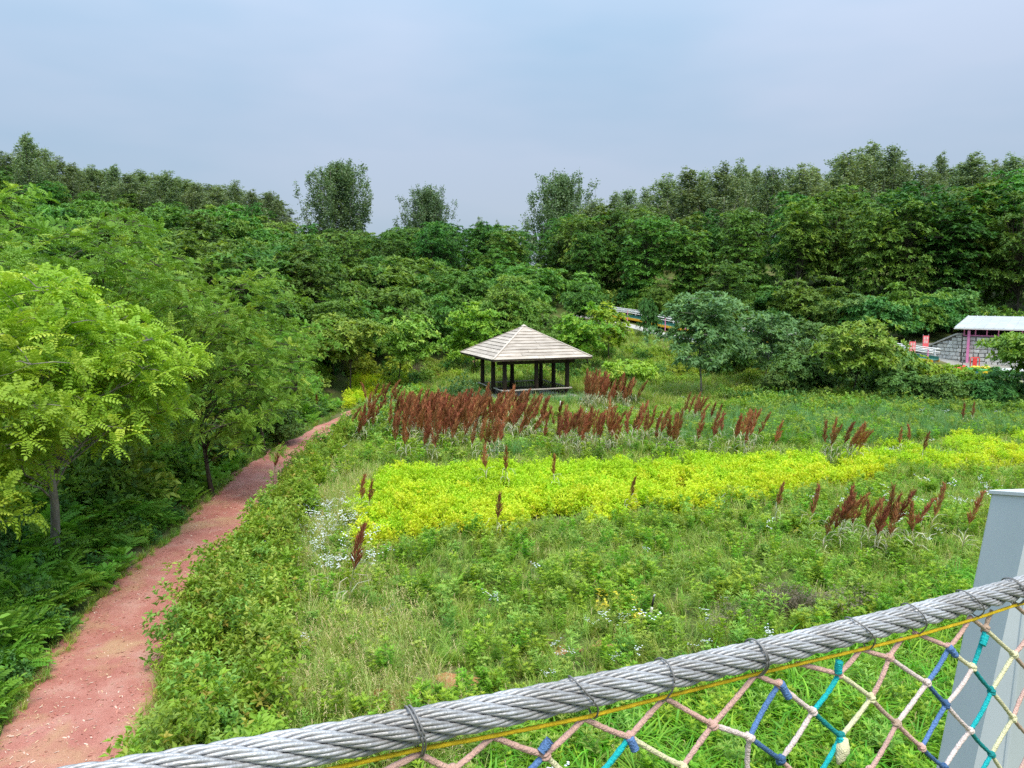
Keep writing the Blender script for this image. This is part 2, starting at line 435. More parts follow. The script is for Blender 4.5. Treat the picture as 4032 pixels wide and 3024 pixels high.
def poplar(name, seed, H, R, clear, n_up, per, mat, bark, leaf=.2, loose=1.0, egg=.45):
    """poplar: steep ascending limbs clothed with small leaves, open pointed tips against the sky"""
    rng = np.random.default_rng(seed)
    tubes = []; nz = 8; tz = np.linspace(0, 1, nz)
    tp = np.stack([rng.normal(size=nz) * .10 * tz, rng.normal(size=nz) * .10 * tz, -.3 + tz * (H * .95 + .3)], -1)
    tr = H * .010 * (1 - tz * .9); tubes.append((tp, tr, 8))
    lv = Leaves(); proto = leaf_simple(leaf, leaf * .8, .15)
    for i in range(n_up):
        f = (i + .5) / n_up; z0 = clear * .8 + (H * .86 - clear * .8) * f
        a = i * 2.399 + rng.random() * .8
        reach = R * min(1.0, .6 + f * 2.0) * (1.0 - f) ** egg * (.45 + .65 * rng.random()) + R * .05
        z1 = min(z0 + reach * (.9 + .8 * rng.random()) + H * (.07 + .06 * rng.random()), H * (1.0 - .03 * rng.random()))
        A = np.array([np.interp(z0, tp[:, 2], tp[:, 0]), np.interp(z0, tp[:, 2], tp[:, 1]), z0])
        tq = np.linspace(0, 1, 7)[:, None]       # out from the trunk, then turning up
        c = A + np.array([math.cos(a), math.sin(a), 0]) * reach * np.sin(tq * PI / 2) ** .9 + np.array([0, 0, 1.0]) * (z1 - z0) * tq ** 1.5
        c[1:] += rng.normal(size=(6, 3)) * reach * .03
        r0 = np.interp(z0, tp[:, 2], tr) * .42
        tubes.append((c, np.linspace(r0, .01, 7), 4))
        m = int(per * (.55 + .6 * reach / R)); nt = max(5, m // 12)
        tt = .12 + .88 * rng.random(nt) ** .85
        sp_ = (.40 * (1 - tt * .72) + .05)[:, None] * loose
        T = np.stack([np.interp(tt, tq[:, 0], c[:, j]) for j in range(3)], -1) + rng.normal(size=(nt, 3)) * sp_ * [1, 1, 1.1]
        idx = rng.integers(nt, size=m)
        P = T[idx] + rng.normal(size=(m, 3)) * np.array([.12, .12, .20]) * loose
        d = rng.normal(size=(m, 3)) * [1, 1, .55] + [0, 0, -.25]
        lv.put(proto, frames(d, roll=rng.normal(size=m) * .9), P, .7 + .6 * rng.random(m), tints(m, rng, .15))
    return wood_mesh(name + ' trunk', tubes, bark), lv.mesh(name + ' crown', mat)

def shrub_mesh(name, seed, H, R, n_tips, k, proto, mat, bark=None, young=.15, up=.2, spread=.9, dome=.75):
    rng = np.random.default_rng(seed)
    d = sphere_dirs(n_tips, rng); d[:, 2] = np.abs(d[:, 2]); rr = .45 + .55 * rng.random(n_tips) ** .5
    lump = 1 + .22 * np.sin(d[:, 0] * 4 + seed) * np.cos(d[:, 1] * 5 - seed) + .10 * rng.normal(size=n_tips)
    tip = d * np.array([R, R, H * .85]) * (rr * lump)[:, None] + [0, 0, H * .12]
    lv = Leaves(); sprays(lv, proto, tip, d + [0, 0, .4], k, rng, spread, up, young, jit=.15)
    crown = lv.mesh(name + ' crown', mat)
    tubes = []
    for i in rng.choice(n_tips, min(18, n_tips), replace=False):
        a = np.array([rng.normal() * R * .12, rng.normal() * R * .12, -.05])
        tubes.append((limb_curve(a, tip[i] * .95, rng, .05), np.linspace(.018, .006, 5) * max(H, .5), 4))
    return wood_mesh(name + ' stems', tubes, bark or M['bark']), crown

# prototypes of ground plants for scattered growth
def herb(name, seed, H, stems, per, proto, mat, spreadr=.14, tipk=5, young=.1):
    rng = np.random.default_rng(seed); lv = Leaves()
    for s in range(stems):
        a = rng.random() * 6.28; b = np.array([math.cos(a), math.sin(a), 0]) * spreadr * rng.random()
        hh = H * (.6 + .5 * rng.random()); lean = rng.normal(size=2) * .16
        t = .12 + .88 * rng.random(per) ** .8
        P = b + np.stack([lean[0] * hh * t * t, lean[1] * hh * t * t, hh * t], -1)
        ang = rng.random(per) * 6.28
        d = np.stack([np.cos(ang), np.sin(ang), .15 + .5 * t], -1)
        lv.put(proto, frames(d, roll=rng.normal(size=per) * .35), P, (1.15 - .45 * t) * (.75 + .5 * rng.random(per)), tints(per, rng, .06))
        q = P[[np.argmax(t)]]; ang = np.arange(tipk) * 2.4
        d = np.stack([np.cos(ang), np.sin(ang), np.full(tipk, .9)], -1); tt = tints(tipk, rng, 0); tt[:, 1] = .3 + .5 * rng.random()
        lv.put(proto, frames(d), np.repeat(q, tipk, 0), np.full(tipk, .6), tt)
        sv, sf = blade(hh, .008, .1, 2); lv.put((sv, sf), np.eye(3)[None], (b)[None], np.ones(1), np.array([[.5, 0, 0]]))
    return lv.mesh(name, mat)
def tuft(name, seed, n, Lr, W, mat, r=.10, bend=(.3, 1.0), young=.1, heads=0, segs=3, wind=0.0):
    rng = np.random.default_rng(seed); lv = Leaves()
    for i in range(n):
        Ln = Lr[0] + (Lr[1] - Lr[0]) * rng.random(); a = rng.random() * 6.28
        p = blade(Ln, W * (.7 + .6 * rng.random()), bend[0] + (bend[1] - bend[0]) * rng.random(), segs)
        if rng.random() < wind: a = rng.normal() * .6
        c, s = math.cos(a), math.sin(a); R = np.array([[c, -s, 0], [s, c, 0], [0, 0, 1.0]])
        q = np.array([rng.normal() * r * .6, rng.normal() * r * .6, -.01])
        lv.put(p, R[None], q[None], np.ones(1), tints(1, rng, young))
        if i < heads:
            tip = R @ p[0][-1] + q
            for j in range(7):
                d = np.array([[c * .5 + rng.normal() * .4, s * .5 + rng.normal() * .4, .6]])
                lv.put(leaf_simple(.05, .012), frames(d), (tip + [0, 0, -.03 * j + .06])[None], np.ones(1), np.array([[.5, 1.0, 0]]))
    return lv.mesh(name, mat)
def fern_plant(name, seed, n, L, mat, pairs=9):
    rng = np.random.default_rng(seed); lv = Leaves(); p = leaf_pinnate(L, pairs, .05, .13, .5)
    tip = np.array([[0, 0, .32], [.22, .1, .2], [-.16, .18, .26]]) + rng.normal(size=(3, 3)) * .05
    sprays(lv, p, tip, np.tile([0, 0, 1.0], (3, 1)) + rng.normal(size=(3, 3)) * .2, n, rng, 1.0, .35, .2)
    return lv.mesh(name, mat)
def flower_plant(name, seed, H, n, mat, r=.028):
    """stems with small flat heads of petals"""
    rng = np.random.default_rng(seed); lv = Leaves()
    for i in range(n):
        q = np.array([rng.normal() * .10, rng.normal() * .10, H * (.7 + .4 * rng.random())])
        for j in range(3):
            o = q + rng.normal(size=3) * [.03, .03, .015]
            ang = np.arange(6) * 1.047; d = np.stack([np.cos(ang), np.sin(ang), np.full(6, .25)], -1)
            lv.put(leaf_simple(r, r * .8, .1), frames(d), np.repeat(o[None], 6, 0), np.ones(6), tints(6, rng, 0))
    return lv.mesh(name, mat)

def proto_col(name, meshes):
    c = bpy.data.collections.new(name)
    for i, me in enumerate(meshes):
        c.objects.link(bpy.data.objects.new('%s_%02d' % (name, i), me))
    return c
def scatter(name, col, pts, rot, scl, idx, label, cat):
    """growth nobody could count: one object that instances plants on its own points"""
    me = bpy.data.meshes.new(name); n = len(pts)
    me.vertices.add(n); me.vertices.foreach_set('co', np.ascontiguousarray(pts, np.float32).ravel())
    a = me.attributes.new('rot', 'FLOAT_VECTOR', 'POINT'); a.data.foreach_set('vector', np.ascontiguousarray(rot, np.float32).ravel())
    a = me.attributes.new('scl', 'FLOAT', 'POINT'); a.data.foreach_set('value', np.ascontiguousarray(scl, np.float32))
    a = me.attributes.new('idx', 'INT', 'POINT'); a.data.foreach_set('value', np.ascontiguousarray(idx, np.int32))
    o = link(name, me); tag(o, label, cat, kind='stuff')
    ng = bpy.data.node_groups.new(name, 'GeometryNodeTree')
    ng.interface.new_socket('Geometry', in_out='INPUT', socket_type='NodeSocketGeometry')
    ng.interface.new_socket('Geometry', in_out='OUTPUT', socket_type='NodeSocketGeometry')
    gi, go = ng.nodes.new('NodeGroupInput'), ng.nodes.new('NodeGroupOutput')
    ip = ng.nodes.new('GeometryNodeInstanceOnPoints'); ci = ng.nodes.new('GeometryNodeCollectionInfo')
    ci.inputs['Collection'].default_value = col; ci.inputs['Separate Children'].default_value = True; ci.inputs['Reset Children'].default_value = True
    def na(nm, t):
        q = ng.nodes.new('GeometryNodeInputNamedAttribute'); q.data_type = t; q.inputs['Name'].default_value = nm; return q.outputs['Attribute']
    k = ng.links.new
    k(gi.outputs[0], ip.inputs['Points']); k(ci.outputs[0], ip.inputs['Instance'])
    ip.inputs['Pick Instance'].default_value = True
    k(na('idx', 'INT'), ip.inputs['Instance Index']); k(na('rot', 'FLOAT_VECTOR'), ip.inputs['Rotation']); k(na('scl', 'FLOAT'), ip.inputs['Scale'])
    k(ip.outputs[0], go.inputs[0])
    md = o.modifiers.new('scatter', 'NODES'); md.node_group = ng
    return o
def inpoly(P, poly):
    x, y = P[:, 0], P[:, 1]; ok = np.zeros(len(P), bool); q = np.asarray(poly, float); j = len(q) - 1
    for i in range(len(q)):
        c = ((q[i, 1] > y) != (q[j, 1] > y)) & (x < (q[j, 0] - q[i, 0]) * (y - q[i, 1]) / (q[j, 1] - q[i, 1] + 1e-12) + q[i, 0]); ok ^= c; j = i
    return ok
def fill(poly, dens, rng=RNG):
    q = np.asarray(poly, float); lo, hi = q.min(0), q.max(0); n = int(dens * np.prod(hi - lo))
    P = lo + rng.random((n, 2)) * (hi - lo); return P[inpoly(P, q)]
def vnoise(x, y, s, seed=0):
    """smooth value noise 0..1"""
    r = np.random.default_rng(seed + 1000); ph = r.random((6, 2)) * 6.28; k = r.normal(size=(6, 2)) / s
    v = sum(np.sin(x * k[i, 0] * 2 + y * k[i, 1] * 2 + ph[i, 0]) for i in range(6)); return np.clip(.5 + v / 6, 0, 1)
def grow(name, col, P, nk, label, cat, smin=.8, smax=1.25, tilt=.12, idx=None, rng=RNG, dz=0.0, pscale=None):
    n = len(P); Z = h(P[:, 0], P[:, 1]) + dz
    rot = np.stack([rng.normal(size=n) * tilt, rng.normal(size=n) * tilt, rng.random(n) * 6.28], -1)
    s = smin + (smax - smin) * rng.random(n)
    if pscale is not None: s = s * pscale
    return scatter(name, col, np.column_stack([P, Z]), rot, s, rng.integers(nk, size=n) if idx is None else idx, label, cat)
# ---------------------------------------------------------------- the setting: ground, paths
def px(x, Y, drop=5.0): return (x - 2016.0) / FPX * (Y * math.cos(PITCH) + drop * math.sin(PITCH))
gx = np.unique(np.concatenate([np.linspace(-600, -80, 14), np.arange(-80, -14, 2.0), np.arange(-14, 24, .5), np.arange(24, 80, 2.0), np.linspace(80, 600, 14)]))
gy = np.unique(np.concatenate([np.linspace(-120, 0, 12), np.arange(0, 50, .5), np.arange(50, 150, 2.0), np.linspace(150, 900, 16)]))
GX, GY = np.meshgrid(gx, gy); GZ = h(GX, GY)
nx, ny = len(gx), len(gy)
I = np.arange(nx * ny).reshape(ny, nx)
GF = np.stack([I[:-1, :-1], I[:-1, 1:], I[1:, 1:], I[1:, :-1]], -1).reshape(-1, 4)
M['ground'] = surf('meadow soil', (.055,.075,.022), (.17,.15,.07), .55, .95, .1, .8, 14, c3=(.09,.12,.03))
tag(link('ground', mesh_np('ground', np.stack([GX, GY, GZ], -1).reshape(-1, 3), GF, M['ground'], smooth=True)), 'uneven soil of the meadow and hillsides under the green growth', 'ground', kind='structure')

def ribbon(name, ys, xl, xr, dz, mat, label, cat, cols=6):
    V, F = [], []
    for y, a, b in zip(ys, xl, xr):
        for t in np.linspace(0, 1, cols):
            x = a + (b - a) * t; V.append((x, y, hz(x, y) + dz - .02 * (2 * t - 1) ** 4))
    for i in range(len(ys) - 1):
        for j in range(cols - 1):
            k = i * cols + j; F.append((k, k + 1, k + cols + 1, k + cols))
    return tag(link(name, mesh_np(name, V, F, mat, smooth=True)), label, cat, kind='structure')
# red bark-chip path: red and tan patches, pale flecks
m, t = newmat('red path'); N = t.nodes.new; K = t.links.new
out = N('ShaderNodeOutputMaterial'); p = N('ShaderNodeBsdfPrincipled'); tc = N('ShaderNodeTexCoord')
def nz(scale, det=6, rough=.6, dist=0):
    q = N('ShaderNodeTexNoise'); q.inputs['Scale'].default_value = scale; q.inputs['Detail'].default_value = det; q.inputs['Roughness'].default_value = rough
    q.inputs['Distortion'].default_value = dist; K(tc.outputs['Object'], q.inputs['Vector']); return q
def ramp(src, *els):
    r = N('ShaderNodeValToRGB')
    while len(r.color_ramp.elements) < len(els): r.color_ramp.elements.new(.5)
    for e, (pos, c) in zip(r.color_ramp.elements, els): e.position, e.color = pos, (*c, 1)
    K(src, r.inputs['Fac']); return r.outputs['Color']
def mixc(f, a, b, bt='MIX'):
    q = N('ShaderNodeMix'); q.data_type = 'RGBA'; q.blend_type = bt
    if isinstance(f, float): q.inputs['Factor'].default_value = f
    else: K(f, q.inputs['Factor'])
    for s, v in (('A', a), ('B', b)):
        if isinstance(v, tuple): q.inputs[s].default_value = (*v, 1)
        else: K(v, q.inputs[s])
    return q.outputs['Result']
red = ramp(nz(1.3).outputs['Fac'], (.30, (.36,.125,.098)), (.52, (.445,.185,.148)), (.72, (.51,.275,.222)))
tan = ramp(nz(.62, 5, .55, .8).outputs['Fac'], (.52, (0,0,0)), (.66, (.75,.75,.75)))
base = mixc(tan, red, (.47,.29,.165))
fine = ramp(nz(95, 3, .7).outputs['Fac'], (.30, (.45,.45,.45)), (.5, (1,1,1)), (.72, (1.5,1.5,1.5)))
base = mixc(1.0, base, fine, 'MULTIPLY')
vo = N('ShaderNodeTexVoronoi'); vo.inputs['Scale'].default_value = 42; K(tc.outputs['Object'], vo.inputs['Vector'])
fl = ramp(vo.outputs['Distance'], (.0, (1,1,1)), (.16, (1,1,1)), (.22, (0,0,0)))
spz = ramp(nz(23, 2).outputs['Fac'], (.52, (0,0,0)), (.62, (.8,.8,.8)))
base = mixc(mixc(1.0, fl, spz, 'MULTIPLY'), base, (.62,.50,.42))
K(base, p.inputs['Base Color']); p.inputs['Roughness'].default_value = .9; p.inputs['Specular IOR Level'].default_value = .2
bp = N('ShaderNodeBump'); bp.inputs['Strength'].default_value = .7; bp.inputs['Distance'].default_value = .02
K(nz(60, 4).outputs['Fac'], bp.inputs['Height']); K(bp.outputs[0], p.inputs['Normal']); K(p.outputs[0], out.inputs['Surface'])
M['path'] = m
def PW(y): return np.interp(y, [10, 30, 40, 46], [1.12, 1.0, .62, .5])
ys = np.arange(-6, 64, .4); wob = .10 * np.sin(ys * 1.3) + .07 * np.sin(ys * 3.1 + 1)
ribbon('footpath', ys, pathx(ys) - 1.0 * PW(ys) + wob, pathx(ys) + PW(ys) + .1 * np.sin(ys * 1.7), .03, M['path'], 'red bark-chip footpath winding along the left of the meadow', 'path', 9)
M['concrete'] = surf('concrete', (.38,.37,.34), (.50,.49,.45), 2.0, .85, .2, .2, 30)
cy_ = np.linspace(50, 84, 40); cxl = np.interp(cy_, [50, 56, 70, 78, 84], [31.5, 27.5, 17.6, 11.6, 7.4])
ribbon('concrete_path', cy_, cxl - .9, cxl + .9, .03, M['concrete'], 'pale concrete path running beside the white-railed slide', 'path')
M['yard'] = surf('yard', (.26,.25,.225), (.36,.35,.31), 1.0, .9, .15, .3, 20)
yy = np.linspace(48.5, 66, 24)
ribbon('yard', yy, np.interp(yy, [48.5, 52, 66], [30, 28.5, 24.5]), np.interp(yy, [48.5, 66], [60, 60]), .022, M['yard'], 'pale paved yard in front of the stone shed', 'paving')
# patches of bare orange soil
M['soil'] = surf('orange soil', (.33,.135,.055), (.46,.23,.12), 3.0, .95, .1, .8, 22)
for i, (sx, sy, rr) in enumerate([(1590, 2760, .42), (1800, 2690, .34), (2230, 2560, .2), (2370, 2545, .16), (3020, 2405, .3), (3120, 2385, .22), (1430, 2800, .3)]):
    c = onZ(sx, sy, 0.0); rg = np.random.default_rng(i + 40); V = [(c[0], c[1], hz(c[0], c[1]) + .012)]; F = []
    for k in range(22):
        a = k / 22 * 6.283; q = rr * (.75 + .3 * math.sin(a * 3 + i) + .25 * rg.random()); x, y = c[0] + q * math.cos(a) * 1.3, c[1] + q * math.sin(a)
        V.append((x, y, hz(x, y) + .010)); F.append((0, 1 + k, 1 + (k + 1) % 22))
    tag(link('bare_soil', mesh_np('bare_soil', V, F, M['soil'])), 'patch of bare orange soil among the weeds', 'soil', kind='structure')

# ---------------------------------------------------------------- trees
strip = leaf_strip(.48, .16, .45); strip_s = leaf_strip(.33, .12, .45); strip_f = leaf_strip(.30, .095, .4)
pinn = leaf_pinnate(.36, 5, .050, .088, .4); pinn_s = leaf_pinnate(.32, 5, .044, .078, .4)
V_ = {}
V_['near'] = [broad_tree('near locust', 11, 6.1, 3.0, 2.0, 62, .95, 10, 7, pinn, M['loc_near'], M['bark_pale'], trunk_r=.115, young=.2, up=.1, flat=.5)]
V_['left'] = [broad_tree('left locust %d' % i, 21 + i, 8.2, 3.7, 1.1, 78, 1.08, 8, 7, pinn_s, M['loc_left'], M['bark'], young=.15, flat=.45) for i in range(2)]
V_['far'] = [broad_tree('wood locust %d' % i, 31 + i, 14, 3.7 + .3 * (i % 3), .8, 108, 1.3, 9, 8, strip, M['loc_far'], M['bark'], young=.12, flat=.42, lobes=8, shape=.8) for i in range(5)]
V_['sumac'] = [broad_tree('hill sumac %d' % i, 51 + i, 4.6, 2.6, .3, 48, .80, 12, 9, strip_f, M['sumac'], M['bark'], young=.10, flat=.36, lobes=6, up=.05) for i in range(4)]
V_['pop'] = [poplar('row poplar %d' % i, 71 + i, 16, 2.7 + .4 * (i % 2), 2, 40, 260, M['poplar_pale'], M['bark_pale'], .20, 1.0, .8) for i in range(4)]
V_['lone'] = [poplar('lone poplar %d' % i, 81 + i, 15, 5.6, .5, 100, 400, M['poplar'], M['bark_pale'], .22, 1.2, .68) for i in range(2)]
V_['blue'] = [broad_tree('blue tree', 91, 5.9, 3.1, .9, 64, .9, 12, 8, strip_s, M['blueg'], M['bark_pale'], young=.15, flat=.5, lobes=6)]
V_['mid'] = [broad_tree('mid tree %d' % i, 94 + i, 5.4, 2.9, 1.8, 54, .9, 12, 8, strip_s, M['mid'], M['bark'], young=.25, flat=.42) for i in range(2)]
V_['lime'] = [broad_tree('lime tree %d' % i, 97 + i, 4.6, 1.8, .8, 36, .72, 12, 8, leaf_strip(.28, .12, .4), M['lime'], M['bark'], young=.3, flat=.55, lobes=4) for i in range(2)]
V_['umb'] = [broad_tree('umbrella tree', 101, 2.6, 1.5, 1.55, 26, .6, 12, 8, leaf_strip(.26, .11, .6), M['loc_near'], M['bark_pale'], young=.2, flat=.3, lobes=2, trunk_r=.05)]
V_['bush'] = [broad_tree('bush %d' % i, 104 + i, 3.6, 2.6, .1, 54, .9, 12, 8, strip_s, M['shrub'], M['bark'], young=.15, flat=.5, lobes=6) for i in range(2)]
V_['rshrub'] = [shrub_mesh('round shrub', 111, 1.75, 1.25, 420, 7, leaf_simple(.14, .07), M['blueg'], up=.2)]
V_['limebush'] = [shrub_mesh('lime bush', 113, 2.2, 1.7, 300, 7, leaf_strip(.26, .1, .4), M['lime'])]
V_['hedgebush'] = [broad_tree('yellowish bush', 115, 3.2, 2.3, .1, 48, .82, 12, 8, leaf_strip(.27, .11, .4), M['hedge'], M['bark'], young=.05, flat=.6, lobes=5)]

def tree(kind, X, Y, sc, label, name='locust_tree', cat='tree', group=None, rz=None, i=None, sz=None, dz=0.0, rng=RNG, part='trunk'):
    v = V_[kind][(i if i is not None else rng.integers(len(V_[kind])))]
    wx = sc * (.88 + .3 * rng.random()) if kind in ('far', 'sumac') else sc
    s = (wx, wx, sc if sz is None else sz)
    e = thing(name, label, cat, (X, Y, hz(X, Y) + dz), rng.random() * 6.28 if rz is None else rz, s, group)
    link(part, v[0], e); link('crown', v[1], e)
    return e
# near left
tree('near', px(215, 17.2), 17.2, 1.08, 'bright yellow-green locust tree with pale trunk left of the red path', rz=.6)
tree('near', px(-420, 13.0), 13.0, .98, 'bright young locust nearest the camera, cut by the left edge', rz=2.6, dz=-.6)
tree('left', px(340, 21.5), 21.5, 1.03, 'tall leafy locust with dark branches behind the bright left tree', rz=1.0, i=0)
tree('left', px(830, 24.5), 24.5, .86, 'full green locust leaning over the red path', rz=3.4, i=1)
tree('left', px(-100, 27), 27, 1.10, 'dark green locust at the left edge behind the tall branching one', rz=5.0, i=1)
tree('left', px(580, 29.5), 29.5, .92, 'rounded locust on the bank behind the one leaning over the path', rz=2.0, i=0)
tree('left', px(1040, 31), 31, .72, 'smaller locust where the red path bends out of sight', rz=4.1, i=0)
tree('left', px(1150, 38.5), 38.5, .66, 'slender locust beyond the bend of the red path', rz=.3, i=1)
tree('bush', px(760, 27.5), 27.5, .5, 'dark bush under the locust leaning over the path', name='shrub', cat='shrub', part='stems')
tree('bush', px(1090, 33), 33, .42, 'dark bush at the left side of the path bend', name='shrub', cat='shrub', part='stems')
# middle distance
tree('mid', px(1375, 47.5), 47.5, 1.0, 'spreading green tree on a dark trunk left of the pavilion', rz=.8, i=0)
tree('mid', px(1560, 51), 51, .92, 'pale green tree between the dark-trunked tree and the pavilion', rz=2.9, i=1)
tree('lime', px(1870, 58), 58, 1.12, 'small yellow-lime tree behind the left side of the pavilion roof', name='lime_tree', i=0)
tree('lime', px(2318, 57), 57, 1.15, 'fresh green young tree on thin trunk right of the pavilion', name='lime_tree', i=1)
tree('lime', px(2395, 62), 62, 1.0, 'yellow-green tree just behind the fresh green young tree', name='lime_tree', i=0)
tree('umb', px(2485, 43.5), 43.5, 1.0, 'little flat-topped umbrella tree right of the pavilion', name='umbrella_tree')
tree('blue', px(2768, 47.5), 47.5, 1.08, 'blue-green tree on bare trunk at the meadow edge', name='blue_green_tree')
tree('blue', px(3010, 51), 51, .86, 'blue-green tree to the right of the bare-trunked one', name='blue_green_tree', rz=2)
tree('mid', px(3345, 45.5), 45.5, .92, 'leafy tree standing among dark shrubs at the right meadow edge', rz=1.5, i=1)
tree('mid', px(4050, 42), 42, .92, 'tree on thin grey trunk at the right edge before the shed', rz=2.6, i=0)
tree('far', px(2850, 69), 69, .55, 'layered yellow-green tree behind the blue-green tree', i=2, sz=.52)
tree('bush', px(2545, 73), 73, .42, 'small dark tree standing in front of the slide', name='dark_tree', i=0, sz=1.0)
for x, Y, s, kd, lb in [(3150, 47.5, .82, 'bush', 'dark shrub left of the leafy tree at right meadow edge'), (3480, 47, .85, 'bush', 'dark shrub right of the leafy tree at right meadow edge'),
                        (3250, 52, 1.0, 'bush', 'tall dark shrub behind the leafy tree at right meadow edge'), (3620, 46.5, .84, 'hedgebush', 'yellowish shrub below the red banners'),
                        (3790, 46, .70, 'hedgebush', 'yellowish shrub below the stone wing wall'), (3930, 45, .56, 'bush', 'green shrub below the trailer'),
                        (3560, 43.5, .6, 'bush', 'low dark shrub in front of the yellowish shrubs'), (3720, 42.5, .55, 'bush', 'lowest dark shrub along the right meadow edge'),
                        (3900, 41.5, .5, 'bush', 'low shrub beside the thin grey trunk'), (4120, 43, .6, 'bush', 'green shrub cut by the right edge'), (3040, 46.5, .5, 'bush', 'low shrub under the blue-green trees'), (2900, 57, 1.0, 'bush', 'shrub hiding the slide behind the bare-trunked tree'), (3120, 57, 1.05, 'bush', 'tall shrub behind the blue-green pair of trees'), (3330, 54, .9, 'hedgebush', 'yellowish shrub before the lower end of the slide'), (3440, 50, .92, 'bush', 'broad dark shrub left of the red banners')]:
    tree(kd, px(x, Y), Y, s, lb, name='shrub', cat='shrub', part='stems')
tree('rshrub', px(1812, 43.5), 43.5, 1.1, 'round blue-green shrub beside the left corner of the pavilion', name='round_shrub', cat='shrub', part='stems')
tree('limebush', px(1430, 54), 54, .75, 'lime-yellow bush behind the dark-trunked tree', name='lime_bush', cat='shrub', part='stems')
tree('limebush', px(1560, 56), 56, .7, 'lime-yellow bush nearest the far end of the red path', name='lime_bush', cat='shrub', part='stems')
tree('limebush', px(2680, 56), 56, .7, 'lime-green bush on the grassy slope left of the blue-green tree', name='lime_bush', cat='shrub', part='stems')
for x, Y, s in [(2150, 62, 1.0), (2300, 70, 1.15), (2000, 66, 1.1), (1700, 63, 1.0), (2230, 78, 1.2), (2060, 76, 1.3), (1930, 84, 1.3), (2120, 88, 1.1)]:
    tree('sumac', px(x, Y), Y, s, 'low green tree in the thicket behind the pavilion', group='low trees behind the pavilion')
v = shrub_mesh('amber shrub', 131, 4.0, 1.2, 200, 6, leaf_strip(.35, .2, .3), M['amber']); V_['amber'] = [v]
tree('amber', px(2068, 92), 92, .9, 'amber-yellow shrub in the gap of the far trees', name='amber_shrub', cat='shrub', part='stems')
# left hillside, kept under the skyline of the photograph
def zone(u):
    return ('below the loose left poplar row' if u < 1130 else 'below the largest lone poplar' if u < 1520 else 'below the smaller lone poplar' if u < 1820 else 'left of the valley gap')
SKX, SKY = [-400, 0, 130, 400, 750, 1000, 1150, 1300, 1500, 1700, 1850, 2000, 2100], [630, 640, 700, 745, 770, 800, 850, 885, 905, 870, 850, 880, 900]
RSX, RSY = [2100, 2150, 2400, 2700, 3000, 3300, 3600, 4100], [890, 850, 815, 830, 790, 740, 720, 650]
def fit(xx, yy_, sc, Ht, kx, ky, jit):
    u = 2016 + xx / yy_ * FPX
    zt = CAM_Z + (1150 - np.interp(u, kx, ky) - jit) / FPX * yy_
    return min(sc, (zt - hz(xx, yy_)) / Ht)
rng = np.random.default_rng(5); cnt = 0
Y = 50.0
while Y < 120:
    stp = 3.6 + (Y - 52) * .028
    X = -0.70 * Y
    while X < 3 - (Y < 60) * 9 + (Y > 95) * (-1.0):
        xx, yy_ = X + rng.normal() * .9, Y + rng.normal() * .9
        X += stp * (.9 + .3 * rng.random())
        if xx > pathx(yy_) - 3 and yy_ < 62: continue
        if xx > -3 and yy_ < 66: continue
        u = 2016 + xx / yy_ * FPX
        if u < 480 and yy_ < 66: continue
        if 2035 < u < 2130 and yy_ > 84: continue
        if yy_ > 84 + 6 * math.sin(xx * .15):
            sc = fit(xx, yy_, .62 + .14 * rng.random(), 14.6, SKX, SKY, 40 * rng.random())
            if sc < .3: continue
            tree('far', xx, yy_, sc, 'darker locust tree on the upper left hillside ' + zone(u), group='upper left hillside trees ' + zone(u), rng=rng)
        else:
            sc = fit(xx, yy_, 1.0 + .45 * rng.random(), 5.0, SKX, SKY, 30 * rng.random())
            if sc < .4: continue
            tree('sumac', xx, yy_, sc, 'low feathery green tree in the sea of foliage ' + zone(u), group='low left hillside trees ' + zone(u), rng=rng)
        cnt += 1
    Y += stp * .88
for i in range(26):   # upper left behind the near locusts
    xx, yy_ = -14 - rng.random() * 30, 34 + rng.random() * 34
    if xx < -.72 * yy_: continue
    sc = fit(xx, yy_, .55 + .1 * rng.random(), 14.6, SKX, SKY, 30 * rng.random())
    tree('far', xx, yy_, sc, 'locust tree on the slope behind the near left trees', group='trees on the slope behind the near left trees', rng=rng)
for i, (X, Y) in enumerate([(7.5, 112), (-2, 116), (9.5, 118), (-8, 118), (1, 126), (6.2, 104), (5.4, 95), (7.6, 92), (8.4, 100)]):
    tree('far', X, Y, fit(X, Y, .95, 14.6, [1600, 2050, 2110, 2180, 2300], [860, 890, 900, 850, 835], 20 * rng.random()), 'dark tree closing the head of the valley', group='trees at the valley head', rng=rng, i=i % 5)
